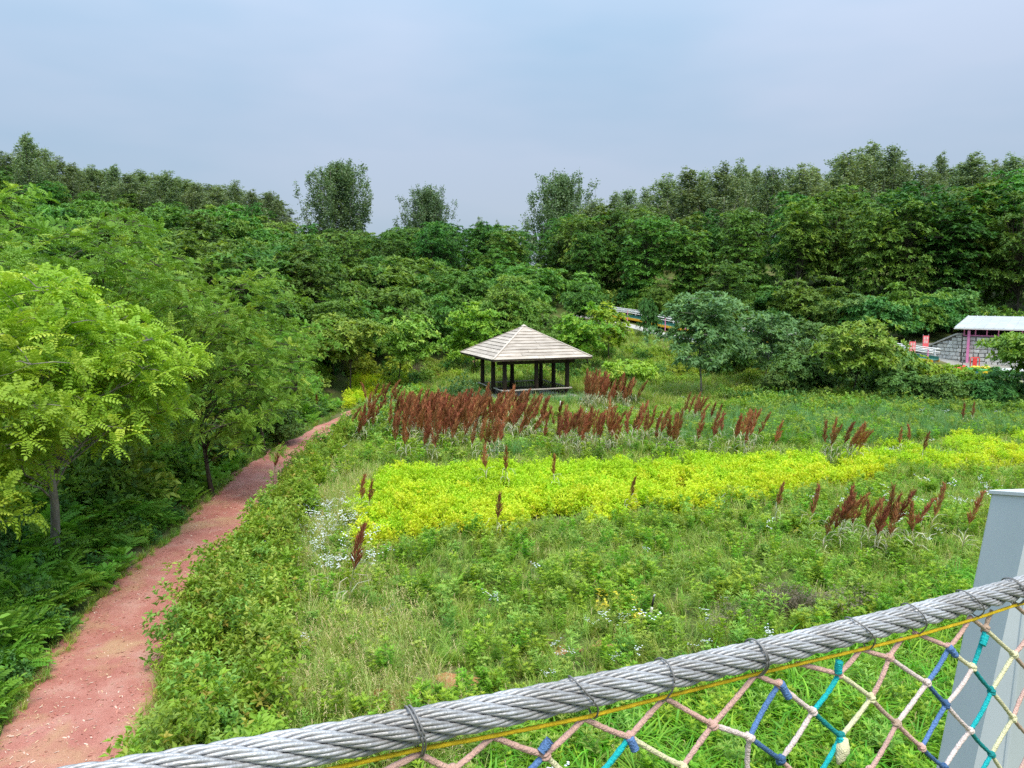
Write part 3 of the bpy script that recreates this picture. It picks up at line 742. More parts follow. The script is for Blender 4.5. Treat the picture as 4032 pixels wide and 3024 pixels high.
# right wood: rows along the edge line
ORD = ['first', 'second', 'third', 'fourth', 'fifth', 'sixth', 'seventh', 'eighth', 'ninth', 'tenth', 'eleventh', 'twelfth', 'thirteenth', 'fourteenth', 'fifteenth', 'sixteenth', 'seventeenth', 'eighteenth', 'nineteenth', 'twentieth', 'twenty-first', 'twenty-second', 'twenty-third', 'twenty-fourth', 'twenty-fifth', 'twenty-sixth', 'twenty-seventh', 'twenty-eighth', 'twenty-ninth', 'thirtieth']
for row in range(4):
    X, n = 9.0 + row * 1.6, 0
    while X < 66:
        off = row * 5.0
        xx = X + rng.normal() * .5; yy_ = 88 - (xx - 11) * .42 + off + rng.normal() * .8
        hgt = fit(xx, yy_, 1.3, 14.6, RSX, RSY, 50 * rng.random() + (70 * rng.random() if row == 0 else 0) - 10)
        u = 2016 + xx / yy_ * FPX
        if xx / yy_ < .72:
            if row == 0:
                lb, gp = '%s tall tree from the valley gap along the front edge of the right wood' % ORD[min(n, 19)], 'front row of the right wood'
            else:
                wz = 'above the slide' if u < 2900 else 'above the red banners' if u < 3650 else 'behind the stone shed'
                lb, gp = 'tall dark green tree deep in the right wood ' + wz, 'inner trees of the right wood ' + wz
            tree('far', xx, yy_, hgt, lb, group=gp, rng=rng, i=(n * 2 + row) % 5)
        n += 1; X += 4.3 + rng.random() * 1.3
# undergrowth trees along the wood edge
for i, (x, Y, s) in enumerate([(2600, 80, .9), (2720, 78, .8), (3080, 70, 1.1), (3200, 68, 1.2), (3330, 67, 1.15), (3450, 66, 1.1), (3560, 67, 1.1), (3660, 68, 1.0), (3750, 70, 1.1), (2950, 72, 1.0), (2500, 86, .9)]):
    tree('bush' if i % 3 else 'sumac', px(x, Y), Y, s, '%s dark undergrowth tree from the left below the right wood' % ORD[i], name='undergrowth_tree', group='undergrowth along the right wood', rng=rng)
# skyline poplars
def ptree(x, Y, top, sc, kind, label, i, wide=1.0, group='skyline poplars'):
    X = px(x, Y, 0); z0 = hz(X, Y); zt = CAM_Z + (1150 - top) / FPX * Y * 1.0
    H0 = 16.0 if kind == 'pop' else 15.0
    k = (zt - z0) / H0 / 1.02; k = max(k, .45)
    return tree(kind, X, Y, sc * wide * (1 if kind == 'lone' else .75 + .6 * rng.random()), label, name='poplar_tree', group=group, i=i, sz=k, rng=rng)
ptree(1350, 112, 650, 1.15, 'lone', 'largest lone rounded poplar standing on the left skyline', 0)
ptree(1685, 118, 742, .9, 'lone', 'smaller lone poplar on the skyline left of the valley gap', 1)
ptree(2208, 122, 690, 1.2, 'lone', 'lone broad poplar on the skyline just right of the valley gap', 1)
ptree(1890, 128, 850, .6, 'pop', 'lowest poplar tip showing in the middle of the skyline', 1)
ptree(1960, 130, 862, .6, 'pop', 'second low poplar tip in the middle of the skyline', 2)
tops = [(40, 610), (130, 540), (215, 590), (290, 640), (370, 665), (440, 660), (520, 672), (600, 690), (650, 665), (705, 700), (790, 735), (860, 745), (930, 715), (1010, 740), (1070, 745), (-40, 640)]
for j, (x, tp_) in enumerate(sorted(tops)):
    ptree(x + rng.normal() * 18, 92 + (j * 7) % 12, tp_ + rng.normal() * 8, 1.0, 'pop', '%s poplar from the left in the loose row on the left skyline' % ORD[j], j % 4)
rt = [(2310, 790), (2380, 775), (2440, 760), (2500, 745), (2560, 735), (2620, 690), (2690, 660), (2760, 680), (2830, 640), (2900, 620), (2960, 640), (3020, 650), (3085, 655), (3140, 640), (3200, 650), (3260, 610), (3320, 590), (3380, 600), (3440, 575), (3495, 570), (3560, 660), (3620, 640), (3680, 605), (3740, 640), (3800, 605), (3870, 625), (3940, 610), (4000, 600), (4060, 610)]
for j, (x, tp_) in enumerate(sorted(tops)):
    ptree(x + 35 + rng.normal() * 12, 106, tp_ + 22 + 30 * rng.random(), 1.2, 'pop', 'paler poplar top in the back line of the left skyline', (j + 2) % 4, 1.2)
for j, (x, tp_) in enumerate(rt):
    ptree(x + rng.normal() * 14, 108 + (j * 5) % 13, tp_ + rng.normal() * 7, 1.0, 'pop', '%s poplar from the left in the front line above the right wood' % ORD[j], j % 4, 1.4, group='poplars above the right wood')
    ptree(x + 30, 124, tp_ + 40 + 25 * rng.random(), 1.0, 'pop', 'paler poplar top in the back line above the right wood', (j + 1) % 4, 1.5, group='poplars above the right wood')
print('hillside trees', cnt)
# ---------------------------------------------------------------- pavilion
M['post'] = surf('dark stained wood', (.036,.025,.019), (.085,.060,.047), 6, .75, .3, .3, 40, stretch=(1,1,.15))
M['plank'] = surf('weathered roof plank', (.38,.325,.27), (.56,.49,.42), 5, .85, .2, .4, 30, stretch=(.3,1,1), objvar=.16)
M['ridge'] = surf('roof hip board', (.50,.43,.36), (.60,.53,.46), 6, .85, .2, .3, 30)
M['rail'] = surf('grey rail log', (.42,.38,.34), (.54,.50,.45), 7, .8, .2, .4, 30)
M['slab'] = surf('floor slab', (.30,.28,.25), (.42,.40,.36), 3, .9)
TH = math.radians(21)
g = thing('pavilion', 'open wooden pavilion with pale plank hip roof and dark posts', 'pavilion', (.77, 50.05, hz(.77, 50.05)), TH)
MB().box((0, 0, .03), (5.3, 5.3, .22)).build('floor_slab', M['slab'], g)
A = 2.125
posts = [(-A,-A),(0,-A),(A,-A),(-A,0),(A,0),(-A,A),(0,A),(A,A)]
post_me = MB().tube([(0,0,.1),(0,0,1.4),(0,0,2.72)], [.15,.14,.135], 12).mesh('post', M['post'], True)
for x, y in posts:
    o = link('post', post_me, g); o.location = (x, y, 0)
for s in (-1, 1):
    MB().box((0, s * A, 2.30), (2 * A + 1.0, .13, .19)).build('beam', M['post'], g)
    MB().box((s * A, 0, 2.49), (.13, 2 * A + 1.0, .18)).build('beam', M['post'], g)
E, ZE, ZA = 3.28, 2.60, 4.44
roof = MB()
roof.add([(-E,-E,ZE),(E,-E,ZE),(E,E,ZE),(-E,E,ZE),(0,0,ZA)], [(0,1,4),(1,2,4),(2,3,4),(3,0,4),(3,2,1,0)])
roof = roof.build('roof', M['post'], g)
rg = np.random.default_rng(3)
NC = 11
for f in range(4):
    R = np.array([[math.cos(f*PI/2), -math.sin(f*PI/2), 0], [math.sin(f*PI/2), math.cos(f*PI/2), 0], [0, 0, 1]])
    nrm = norm(np.array([0, -(ZA - ZE), E])); nrm = norm(np.array([0, -(ZA-ZE)/E, 1.0]))
    for c in range(NC):
        t0, t1 = c / NC - .004, min(1.0, (c + 1.28) / NC)
        y0, y1 = -E * (1 - t0), -E * (1 - t1); z0, z1 = ZE + (ZA - ZE) * t0, ZE + (ZA - ZE) * t1
        w0, w1 = E * (1 - t0), E * (1 - t1)
        npl = max(1, int(round(w0 * 2 / 2.1))); cuts = np.linspace(-1, 1, npl + 1)
        if npl > 1: cuts[1:-1] += rg.normal(size=npl - 1) * .12
        for k in range(npl):
            a, b = cuts[k], cuts[k + 1]; gap = .012
            lift0, lift1 = .058 + .012 * rg.random(), .014; wv = rg.normal() * .006
            def q(xa, y, z, l): return R @ (np.array([xa, y, z]) + nrm * l)
            x00, x01 = a * w0 + (gap if k else 0), b * w0 - (gap if k < npl - 1 else 0)
            x10, x11 = max(min(a * w0, w1), -w1) if npl > 1 else -w1, max(min(b * w0, w1), -w1) if npl > 1 else w1
            if k == 0: x10 = -w1
            if k == npl - 1: x11 = w1
            if x11 - x10 < .01: x11 = x10 + .01
            P = [q(x00,y0,z0,lift0-.03), q(x01,y0,z0,lift0-.03+wv), q(x11,y1,z1,lift1-.01), q(x10,y1,z1,lift1-.01),
                 q(x00,y0,z0,lift0), q(x01,y0,z0,lift0+wv), q(x11,y1,z1,lift1), q(x10,y1,z1,lift1)]
            MB().add(P, BOXF).build('plank', M['plank'], roof)
    a = R @ np.array([-E - .03, -E - .03, ZE + .065]); b = R @ np.array([0, 0, ZA + .05])
    MB().bar(a, b, .11, .035).build('hip_board', M['ridge'], roof)
MB().add([(-.16,-.16,ZA+.02),(.16,-.16,ZA+.02),(.16,.16,ZA+.02),(-.16,.16,ZA+.02),(0,0,ZA+.15)], [(0,1,4),(1,2,4),(2,3,4),(3,0,4),(3,2,1,0)]).build('roof_cap', M['ridge'], roof)
for f in range(4):
    R = np.array([[math.cos(f*PI/2), -math.sin(f*PI/2), 0], [math.sin(f*PI/2), math.cos(f*PI/2), 0], [0, 0, 1]])
    MB().bar(R @ [-E, -E-.012, ZE - .03], R @ [E, -E-.012, ZE - .03], .03, .09).build('fascia', M['post'], roof)
bal = MB().tube([(0, 0, 0), (0, -.10, .22), (0, -.16, .40)], [.024, .026, .02], 6).mesh('baluster', M['post'], True)
for f in range(4):
    if f == 3: spans = [(-A, -.7), (.7, A)]
    else: spans = [(-A, A)]
    ang = f * PI / 2
    R = np.array([[math.cos(ang), -math.sin(ang), 0], [math.sin(ang), math.cos(ang), 0], [0, 0, 1]])
    for a, b in spans:
        pts = [R @ np.array([x, -A - .20, .60 + .008 * math.sin(x * 5 + f)]) for x in np.linspace(a - .25 * (a == -A), b + .25 * (b == A), 7)]
        MB().tube(pts, .05, 8).build('rail', M['rail'], g, True)
        MB().bar(R @ [a + .15, -A - .02, .2 + .0], R @ [b - .15, -A - .02, .2], .30, .05).build('bench_seat', M['post'], g)
        for x in np.arange(a + .18, b - .1, .21):
            o = link('baluster', bal, g); o.location = R @ np.array([x, -A - .04, .21]); o.rotation_euler = (rg.normal() * .05, rg.normal() * .10, ang)

# ---------------------------------------------------------------- slide with white rails
M['white'] = surf('white paint', (.70,.69,.68), (.80,.79,.78), 3, .5, .4)
M['pink'] = surf('pink paint', (.72,.20,.42), (.80,.30,.50), 3, .55, .4)
M['amberp'] = surf('amber paint', (.75,.38,.02), (.82,.48,.03), 2, .5, .4)
M['teal'] = surf('teal panel', (.03,.14,.11), (.06,.19,.15), 2, .45, .4)
SA, SB = np.array([9.0, 84.0]), np.array([31.5, 57.0])
sl = thing('slide', 'long downhill slide with white rails, pink posts and amber beam', 'slide', (SA[0], SA[1], hz(*SA)))
sd = norm(SB - SA); sn = np.array([-sd[1], sd[0]])
def SP(t, off, dz):
    p = SA + (SB - SA) * t + sn * off; q = SA + (SB - SA) * t
    return np.array([p[0] - SA[0], p[1] - SA[1], hz(*q) + dz - hz(*SA)])
TT = np.linspace(0, 1, 30)
for off in (-.62, .62):
    for dz in (.95, 1.18):
        MB().tube([SP(t, off, dz) for t in TT], .045, 6).build('rail', M['white'], sl, True)
    mb = MB()
    for a, b in zip(TT[:-1], TT[1:]): mb.bar(SP(a, off * .97, .34), SP(b, off * .97, .34), .06, .22)
    mb.build('side_beam', M['amberp'], sl)
mb = MB()
for a, b in zip(TT[:-1], TT[1:]):
    mb.bar(SP(a, 0, .40), SP(b, 0, .40), 1.1, .05); mb.bar(SP(a, .48, .52), SP(b, .48, .52), .04, .22)
mb.build('trough', M['teal'], sl)
for t in np.linspace(.01, .99, 15):
    for off in (-.62, .62):
        MB().bar(SP(t, off, -.1), SP(t, off, 1.2), .08, .08).build('post', M['pink'] if off < 0 else M['white'], sl)

# ---------------------------------------------------------------- stone shed, wing wall
M['stone'] = surf('wall stone', (.52,.50,.46), (.70,.68,.63), 5, .9, .2, .7, 24, objvar=.2)
M['mortar'] = surf('mortar', (.13,.12,.105), (.19,.175,.155), 8, .95)
M['metalroof'] = surf('pale roof sheet', (.46,.49,.51), (.55,.575,.59), 1.2, .45, .5, objvar=.05)
M['dark'] = surf('painted interior shade', (.02,.02,.02), (.035,.033,.03), 2, .9)  # near-black colour stands in for the shade inside the shed
M['capstone'] = surf('wall coping', (.38,.36,.33), (.50,.475,.44), 3, .9, .2, .4, 20)
C0 = np.array([34.3, 58.6]); zb = hz(*C0) - .12
az = math.atan2(-.6, .8)
shed = thing('stone_shed', 'stone shed with pale metal roof and pink window frame', 'shed', (C0[0], C0[1], zb), az)
LEN, DEP, WH = 9.0, 6.6, 2.15
def stones(parent, Lw, topfn, depth_y, rg, x0=0.0, rev=False):
    z = .02
    while z < 3.0:
        hh = .24 + .12 * rg.random(); x = x0 - .2 * rg.random()
        while x < x0 + Lw:
            w = .30 + .34 * rg.random(); a, b = max(x, x0) + .018, min(x + w, x0 + Lw) - .018
            tp_ = min(z + hh - .03, topfn((a + b) / 2) - .02)
            if b - a > .08 and tp_ - z > .07:
                P = []
                for yy in (0, -.07 - .035 * rg.random()):
                    s = .0 if yy == 0 else .022
                    for (u, v_) in ((a+s, z+s), (b-s, z+s), (b-s, tp_-s), (a+s, tp_-s)):
                        P.append((u + rg.normal() * .022, depth_y + yy, v_ + rg.normal() * .022))
                MB().add(P, [(0,1,2,3),(7,6,5,4),(4,5,1,0),(5,6,2,1),(6,7,3,2),(7,4,0,3)]).build('stone', M['stone'], parent)
            x += w
        z += hh
w = MB().box((LEN/2, .2, WH/2), (LEN, .3, WH)).build('front_wall', M['mortar'], shed)
rg = np.random.default_rng(12); stones(w, LEN, lambda x: WH, .06, rg)
MB().box((.15, DEP/2 + .4, WH/2), (.3, DEP - .5, WH)).build('side_wall', M['mortar'], shed)
MB().box((LEN - .15, DEP/2 + .4, WH/2), (.3, DEP - .5, WH)).build('side_wall', M['mortar'], shed)
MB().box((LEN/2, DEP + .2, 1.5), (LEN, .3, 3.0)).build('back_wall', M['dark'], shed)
for z in (WH + .04, 2.68):
    MB().box((LEN/2, .16, z), (LEN, .10, .09)).build('window_rail', M['pink'], shed)
for x in np.arange(.06, LEN, .74):
    MB().box((x, .162, (WH + 2.68) / 2 + .02), (.075, .08, 2.60 - WH)).build('window_post', M['pink'], shed)
MB().box((.42, -.22, 1.28), (.17, .17, 2.62)).build('corner_post', M['pink'], shed)
MB().box((LEN/2, .9, 2.44), (LEN - .2, .05, .45)).build('shade_sheet', M['dark'], shed)  # dark sheet set behind the bars, painting the opening's inner shade
rf = MB().bar((-.5, -.55, 2.72), (-.5, DEP + .6, 3.42), .05, .10).build('roof', M['metalroof'], shed)
for k in range(16):
    x = -.5 + k * .63
    MB().bar((x + .315, -.6, 2.78), (x + .315, DEP + .6, 3.48), .622, .035).build('roof_panel', M['metalroof'], rf)
    MB().bar((x, -.61, 2.815), (x, DEP + .6, 3.515), .035, .06).build('seam', M['metalroof'], rf)
MB().bar((-.55, -.64, 2.74), (LEN + .6, -.64, 2.74), .03, .10).build('gutter', M['white'], rf)
wing = thing('stone_wing_wall', 'stone wing wall with sloping coping left of the shed', 'wall', (C0[0], C0[1], zb), az + math.radians(-28) + PI)
def wtop(x): return 2.25 - max(0, abs(x) - .45) * .46 if abs(x) < 4.3 else .45
WL = 4.2
mb = MB(); xs = np.linspace(.05, WL, 12)
V = []; F = []
for x in xs:
    tp_ = wtop(x); V += [(x, .0, 0), (x, 0, tp_), (x, -.3, tp_), (x, -.3, 0)]
for i in range(11):
    a = i * 4; F += [(a, a+1, a+5, a+4), (a+1, a+2, a+6, a+5), (a+2, a+3, a+7, a+6)]
F += [(3,2,1,0), (44,45,46,47)]
mb.add(V, F).build('wall_core', M['mortar'], wing)
V2 = []; F2 = []
for x in xs:
    tp_ = wtop(x); V2 += [(x, .14, tp_ - .02), (x, .14, tp_ + .10), (x, -.35, tp_ + .10), (x, -.35, tp_ - .02)]
for i in range(11):
    a = i * 4; F2 += [(a, a+1, a+5, a+4), (a+1, a+2, a+6, a+5), (a+2, a+3, a+7, a+6), (a+3, a, a+4, a+7)]
F2 += [(3,2,1,0), (44,45,46,47)]
MB().add(V2, F2).build('coping', M['capstone'], wing)
# the wing is turned round, so its stones sit on +Y
z = .02; rg = np.random.default_rng(14)
while z < 2.3:
    hh = .22 + .1 * rg.random(); x = .05 - .2 * rg.random()
    while x < WL:
        wd = .26 + .28 * rg.random(); a, b = max(x, .05) + .018, min(x + wd, WL) - .018; tp_ = min(z + hh - .03, min(wtop(a), wtop(b)) - .03)
        if b - a > .08 and tp_ - z > .07:
            P = []
            for yy in (0.0, .07 + .03 * rg.random()):
                s = 0 if yy == 0 else .02
                for (u, q) in ((b-s, z+s), (a+s, z+s), (a+s, tp_-s), (b-s, tp_-s)): P.append((u + rg.normal() * .012, yy, q + rg.normal() * .012))
            MB().add(P, [(0,1,2,3),(7,6,5,4),(4,5,1,0),(5,6,2,1),(6,7,3,2),(7,4,0,3)]).build('stone', M['stone'], wing)
        x += wd
    z += hh

# ---------------------------------------------------------------- things in the yard
M['red'] = surf('red paint', (.62,.035,.03), (.72,.06,.05), 3, .5, .4)
M['banner'] = surf('red banner cloth', (.78,.10,.12), (.84,.16,.17), 2, .7, .2)
M['black'] = surf('black rubber', (.018,.018,.018), (.035,.035,.035), 6, .8, .2)
M['steel'] = surf('grey steel', (.30,.30,.31), (.42,.42,.43), 5, .5, .4)
M['yellowp'] = surf('yellow plastic', (.80,.52,.02), (.86,.62,.03), 3, .4, .5)
M['greenp'] = surf('green plastic', (.02,.35,.07), (.03,.43,.10), 3, .4, .5)
M['bluep'] = surf('blue plastic', (.02,.16,.32), (.03,.22,.40), 3, .4, .5)
for i, (x, Y, lb) in enumerate([(3588, 56.0, 'left of two red banner signs with white characters by the slide'), (3640, 58.5, 'right of two red banner signs with white characters by the slide')]):
    X = px(x, Y); b = thing('banner_sign', lb, 'sign', (X, Y, hz(X, Y)), .12, group='red banners by the slide')
    MB().tube([(-.22, 0, -.1), (-.22, 0, 2.05)], .02, 6).build('pole', M['steel'], b); MB().tube([(.22, 0, -.1), (.22, 0, 2.05)], .02, 6).build('pole', M['steel'], b)
    MB().box((0, -.03, 1.45), (.48, .02, 1.0)).build('panel', M['banner'], b)
    mb = MB(); rgb = np.random.default_rng(i + 60)
    for r_ in range(3 - i):      # blurred white characters
        for c_ in range(2):
            cx, cz = -.10 + .20 * c_, 1.76 - .28 * r_
            for s in range(3):
                mb.box((cx + rgb.normal() * .01, -.045, cz + .08 - .075 * s), (.14 + .04 * rgb.random(), .006, .028))
            mb.box((cx - .02 + .04 * rgb.random(), -.047, cz), (.03, .006, .22))
    mb.build('lettering', M['white'], b)
X, Y = px(3945, 52.5), 52.5; zt = hz(X, Y); tr = thing('flatbed_trailer', 'low flatbed trailer with white deck edge below the shed', 'trailer', (X, Y, zt), -.12)
MB().box((0, 0, .62), (3.0, 1.5, .06)).build('deck', M['white'], tr); MB().box((0, 0, .50), (2.7, .9, .16)).build('chassis', M['black'], tr)
MB().bar((-1.5, 0, .5), (-2.3, 0, .42), .10, .08).build('tow_bar', M['steel'], tr)
for wx in (-.55, .55):
    for wy in (-.66, .66):
        a = np.linspace(0, 2*PI, 19)[:-1]
        V, F = tube_np([(wx, wy - .09, .26), (wx, wy - .07, .26), (wx, wy + .07, .26), (wx, wy + .09, .26)], [.21, .26, .26, .21], 18)
        wh = MB().add(V, F).build('wheel', M['black'], tr, True)
        V, F = tube_np([(wx, wy - .115, .26), (wx, wy - .10, .26), (wx, wy + .10, .26), (wx, wy + .115, .26)], [.10, .14, .14, .10], 14); MB().add(V, F).build('rim', M['white'], wh)
bx_, by_ = px(3868, 51.6), 51.6; bo = thing('play_boat', 'small yellow, green and blue boat lying on the trailer', 'boat', (bx_, by_, hz(bx_, by_) + .62), -.10)
def hull(z0, z1, s0, s1, mat, nm, L0=2.2, W0=.85):
    mb = MB(); n = 20; V = []
    for z, s in ((z0, s0), (z1, s1)):
        for k in range(n):
            a = k / n * 2 * PI; r = abs(math.cos(a)) ** 2.2 * .12
            V.append((L0/2 * s * math.copysign(abs(math.cos(a)) ** .7, math.cos(a)), W0/2 * s * math.copysign(abs(math.sin(a)) ** .8, math.sin(a)), z + r * (z > z0)))
    F = [(k, (k+1) % n, n + (k+1) % n, n + k) for k in range(n)] + [tuple(range(n))[::-1], tuple(range(n, 2*n))]
    return mb.add(V, F).build(nm, mat, bo, True)
hull(0, .16, .78, .93, M['bluep'], 'hull'); hull(.16, .32, .95, 1.0, M['greenp'], 'gunwale')
for (x, y, s) in [(-.62, -.05, .22), (-.25, .08, .20), (.05, -.1, .26), (.35, .05, .2), (-.45, .15, .18)]:
    V, F = tube_np([(x, y, .28), (x, y, .34), (x, y, .44), (x, y, .5)], [s * .6, s, s * .85, s * .3], 10); MB().add(V, F).build('cushion', M['yellowp'], bo, True)
MB().box((.05, -.44, .12), (.5, .03, .16)).build('side_panel', M['yellowp'], bo)
X, Y = px(3838, 54.5), 54.5; fr = thing('red_frame', 'red tubular frame with solid middle panel by the stone wall', 'frame', (X, Y, hz(X, Y)), .1)
MB().tube([(-.34,0,-.05),(-.34,0,.95),(-.28,0,1.08),(.28,0,1.08),(.34,0,.95),(.34,0,-.05)], .035, 8).build('frame_tube', M['red'], fr, True)
MB().box((0, 0, .6), (.30, .05, .86)).build('panel', M['red'], fr)
X, Y = px(3782, 54.0), 54.0; ct = thing('ride_on_cart', 'red ride-on cart with black handlebar below the pink post', 'cart', (X, Y, hz(X, Y)), .5)
V, F = tube_np([(-.5,0,.28),(-.42,0,.36),(0,0,.40),(.4,0,.46),(.52,0,.36)], [.08,.22,.26,.22,.08], 12); MB().add(V, F).build('body', M['red'], ct, True)
MB().box((-.2, 0, .68), (.4, .3, .10)).build('seat', M['black'], ct)
MB().tube([(.3,0,.5),(.22,0,.85),(.22,-.22,.92)], .025, 6).build('handlebar', M['black'], ct); MB().tube([(.22,0,.85),(.22,.22,.92)], .025, 6).build('handlebar', M['black'], ct)
for wx in (-.35, .36):
    for wy in (-.24, .24):
        V, F = tube_np([(wx, wy - .05, .14), (wx, wy + .05, .14)], .14, 14); MB().add(V, F).build('wheel', M['black'], ct)
X, Y = px(2112, 99), 99.0; wf = thing('white_gate_frame', 'white post frame seen through the gap in the far trees', 'frame', (X, Y, hz(X, Y)))
for x in (-.25, .25): MB().bar((x, 0, 0), (x, 0, 2.3), .12, .12).build('post', M['white'], wf)
MB().bar((-.4, 0, 2.35), (.4, 0, 2.35), .1, .12).build('crossbar', M['white'], wf)
# small stakes in the meadow
c = onZ(2560, 2436, .0); st = thing('sprinkler_stake', 'black and white sprinkler stake among the weeds', 'stake', (c[0], c[1], hz(c[0], c[1])), .3)
st.rotation_euler = (0, .18, .3)
MB().tube([(0,0,-.05),(0,0,.16),(.0,0,.2)], [.035,.032,.024], 8).build('white_base', M['white'], st, True)
MB().tube([(0,0,.2),(0,0,.40)], .020, 8).build('black_pipe', M['black'], st, True)
MB().tube([(0,0,.40),(0,0,.44),(.02,0,.47)], [.016,.022,.008], 8).build('nozzle', M['steel'], st, True)
c = onZ(2206, 1660, .0); st = thing('white_marker_stick', 'thin white marker stick among red seed heads before the pavilion', 'stick', (c[0], c[1], hz(c[0], c[1])))
MB().tube([(0,0,-.05),(.01,0,.5),(0,.01,1.05)], [.035,.03,.026], 6).build('stick', M['white'], st, True)
# ---------------------------------------------------------------- red sorghum plants
def sorghum(seed):
    rng = np.random.default_rng(seed)
    Hs = .78 + .25 * rng.random(); Lh = .66 + .2 * rng.random(); lean = .05 + .30 * rng.random()
    def axis(z): return np.stack([lean * np.clip(z / (Hs + Lh), 0, 1) ** 2.2 * 1.5, .02 * np.sin(z * 4 + seed), z], -1)
    zz = np.linspace(-.05, Hs + Lh * .6, 7); stem = MB().tube(axis(zz), np.linspace(.012, .005, 7), 5).mesh('stem', M['stalk'], True)
    lv = Leaves(); n = 95
    t = rng.random(n); z = Hs - .06 + t * (Lh - .04); P = axis(z); ang = rng.random(n) * 6.28
    wid = np.clip(1.15 - t, 0, 1) ** .8 * np.clip(.4 + t * 3, 0, 1)
    d = np.stack([np.cos(ang) * .55 * wid + .16, np.sin(ang) * .55 * wid, np.full(n, .9)], -1)
    lv.put(leaf_simple(.20, .020, .35), frames(d, roll=rng.normal(size=n)), P + norm(d) * .008, .75 + .5 * rng.random(n), tints(n, rng, .25))
    m = 46; q = rng.integers(n, size=m); d2 = d[q] + rng.normal(size=(m, 3)) * [.3, .3, .1] + [.12, 0, 0]
    lv.put(leaf_simple(.13, .016, .35), frames(d2, roll=rng.normal(size=m)), P[q] + norm(d[q]) * .12, .8 + .4 * rng.random(m), tints(m, rng, .25))
    head = lv.mesh('seed_head', M['seed'])
    lf = Leaves()
    for i in range(6):
        a = rng.random() * 6.28; z0 = Hs * (.15 + .65 * rng.random()); c, s = math.cos(a), math.sin(a)
        lf.put(blade(.40 + .25 * rng.random(), .028, .9 + .7 * rng.random(), 4), np.array([[[c, -s, 0], [s, c, 0], [0, 0, 1.0]]]), axis(np.array([z0])), np.ones(1), tints(1, rng, .3))
    return stem, head, lf.mesh('foliage', M['dryleaf']), lean
SG = sorted([sorghum(300 + i) for i in range(9)], key=lambda v: v[3])
srng = np.random.default_rng(8)
def plant_sorghum(X, Y, label, group=None, sc=None, lean=None):
    v = SG[srng.integers(9) if group else srng.integers(3)]; s = sc or (.86 + .32 * srng.random())
    e = thing('sorghum_plant', label, 'plant', (X, Y, hz(X, Y)), srng.normal() * .7 if lean is None else lean, s, group)
    e.rotation_euler = (srng.normal() * .07, .03 + srng.normal() * .10, e.rotation_euler[2]) if group else (srng.normal() * .03, srng.normal() * .05, e.rotation_euler[2])
    link('stem', v[0], e); link('seed_head', v[1], e); link('foliage', v[2], e)
SGS = 1.0
def patch(n, x0, x1, y0, y1, label, group, sc=1.0):
    k = 0
    while k < n:
        cx, cy = x0 + (x1 - x0) * srng.random(), y0 + (y1 - y0) * srng.random()
        for j in range(min(n - k, 1 + srng.integers(5))):
            plant_sorghum(cx + srng.normal() * .28, cy + srng.normal() * .22, label, group, sc * (.86 + .32 * srng.random())); k += 1
patch(110, -5.2, 1.4, 32.4, 36.6, 'rusty red sorghum plant in the dense stand before the pavilion', 'dense sorghum stand before the pavilion', 1.08)
patch(34, -4.6, .4, 28.6, 31.4, 'rusty red sorghum plant along the near edge of the dense stand', 'near edge of the dense sorghum stand', 1.05)
patch(48, .8, 6.4, 29.2, 32.6, 'rusty red sorghum plant in the loose stand behind the golden bed', 'loose sorghum stand behind the golden bed')
patch(34, 3.9, 6.6, 40.0, 45.5, 'rusty red sorghum plant in the stand right of the pavilion', 'sorghum stand right of the pavilion', 1.1)
patch(20, 6.0, 10.6, 28.4, 31.2, 'rusty red sorghum plant in the spaced clumps right of the dense stand', 'spaced sorghum clumps')
patch(10, 7.0, 10.5, 33.5, 37.5, 'reddish sorghum plant in the grass before the blue-green tree', 'sorghum before the blue-green tree', .9)
patch(10, 11.0, 13.4, 28.2, 30.0, 'rusty red sorghum plant between the two golden beds', 'sorghum between the golden beds')
patch(22, 7.5, 11.7, 17.8, 19.3, 'rusty red sorghum plant in the cluster left of the steel pylon', 'sorghum cluster left of the steel pylon', .9)
patch(18, -8.0, -5.0, 31.0, 43.0, 'rusty red sorghum plant in the scattered group beside the path bend', 'sorghum beside the path bend')
for sx, sy, s, lb in [(1372, 2435, 1.25, 'lone tall dark red sorghum plant in the foreground meadow'), (1914, 1945, 1.05, 'upright lone sorghum plant in the left of the golden bed'),
                      (1985, 1955, .95, 'leaning lone sorghum plant in the left of the golden bed'), (2175, 1965, .85, 'short lone sorghum plant in the middle of the golden bed'),
                      (1955, 2140, .9, 'lone sorghum plant at the front edge of the golden bed'), (1420, 2075, .9, 'left of two sorghum plants at the left end of the golden bed'), (1450, 2065, .8, 'right of two sorghum plants at the left end of the golden bed'),
                      (2475, 2035, .75, 'small lone sorghum plant before the middle of the golden bed'), (3047, 2085, .85, 'lone sorghum plant in the weeds below the right of the golden bed'),
                      (3540, 1800, .8, 'left of three thin sorghum plants in the right golden bed'), (3580, 1795, .8, 'middle of three thin sorghum plants in the right golden bed'), (3625, 1850, .9, 'right of three thin sorghum plants in the right golden bed'),
                      (1075, 1935, .9, 'lone sorghum plant in the hedge beside the red path'), (1250, 1650, .9, 'lone sorghum plant on the left side of the path bend'),
                      (3790, 1705, .9, 'left of two sorghum plants at the far right edge of the meadow'), (3830, 1700, .8, 'right of two sorghum plants at the far right edge of the meadow')]:
    c = onZ(sx, sy, 0.0); plant_sorghum(c[0], c[1], lb, None, s)

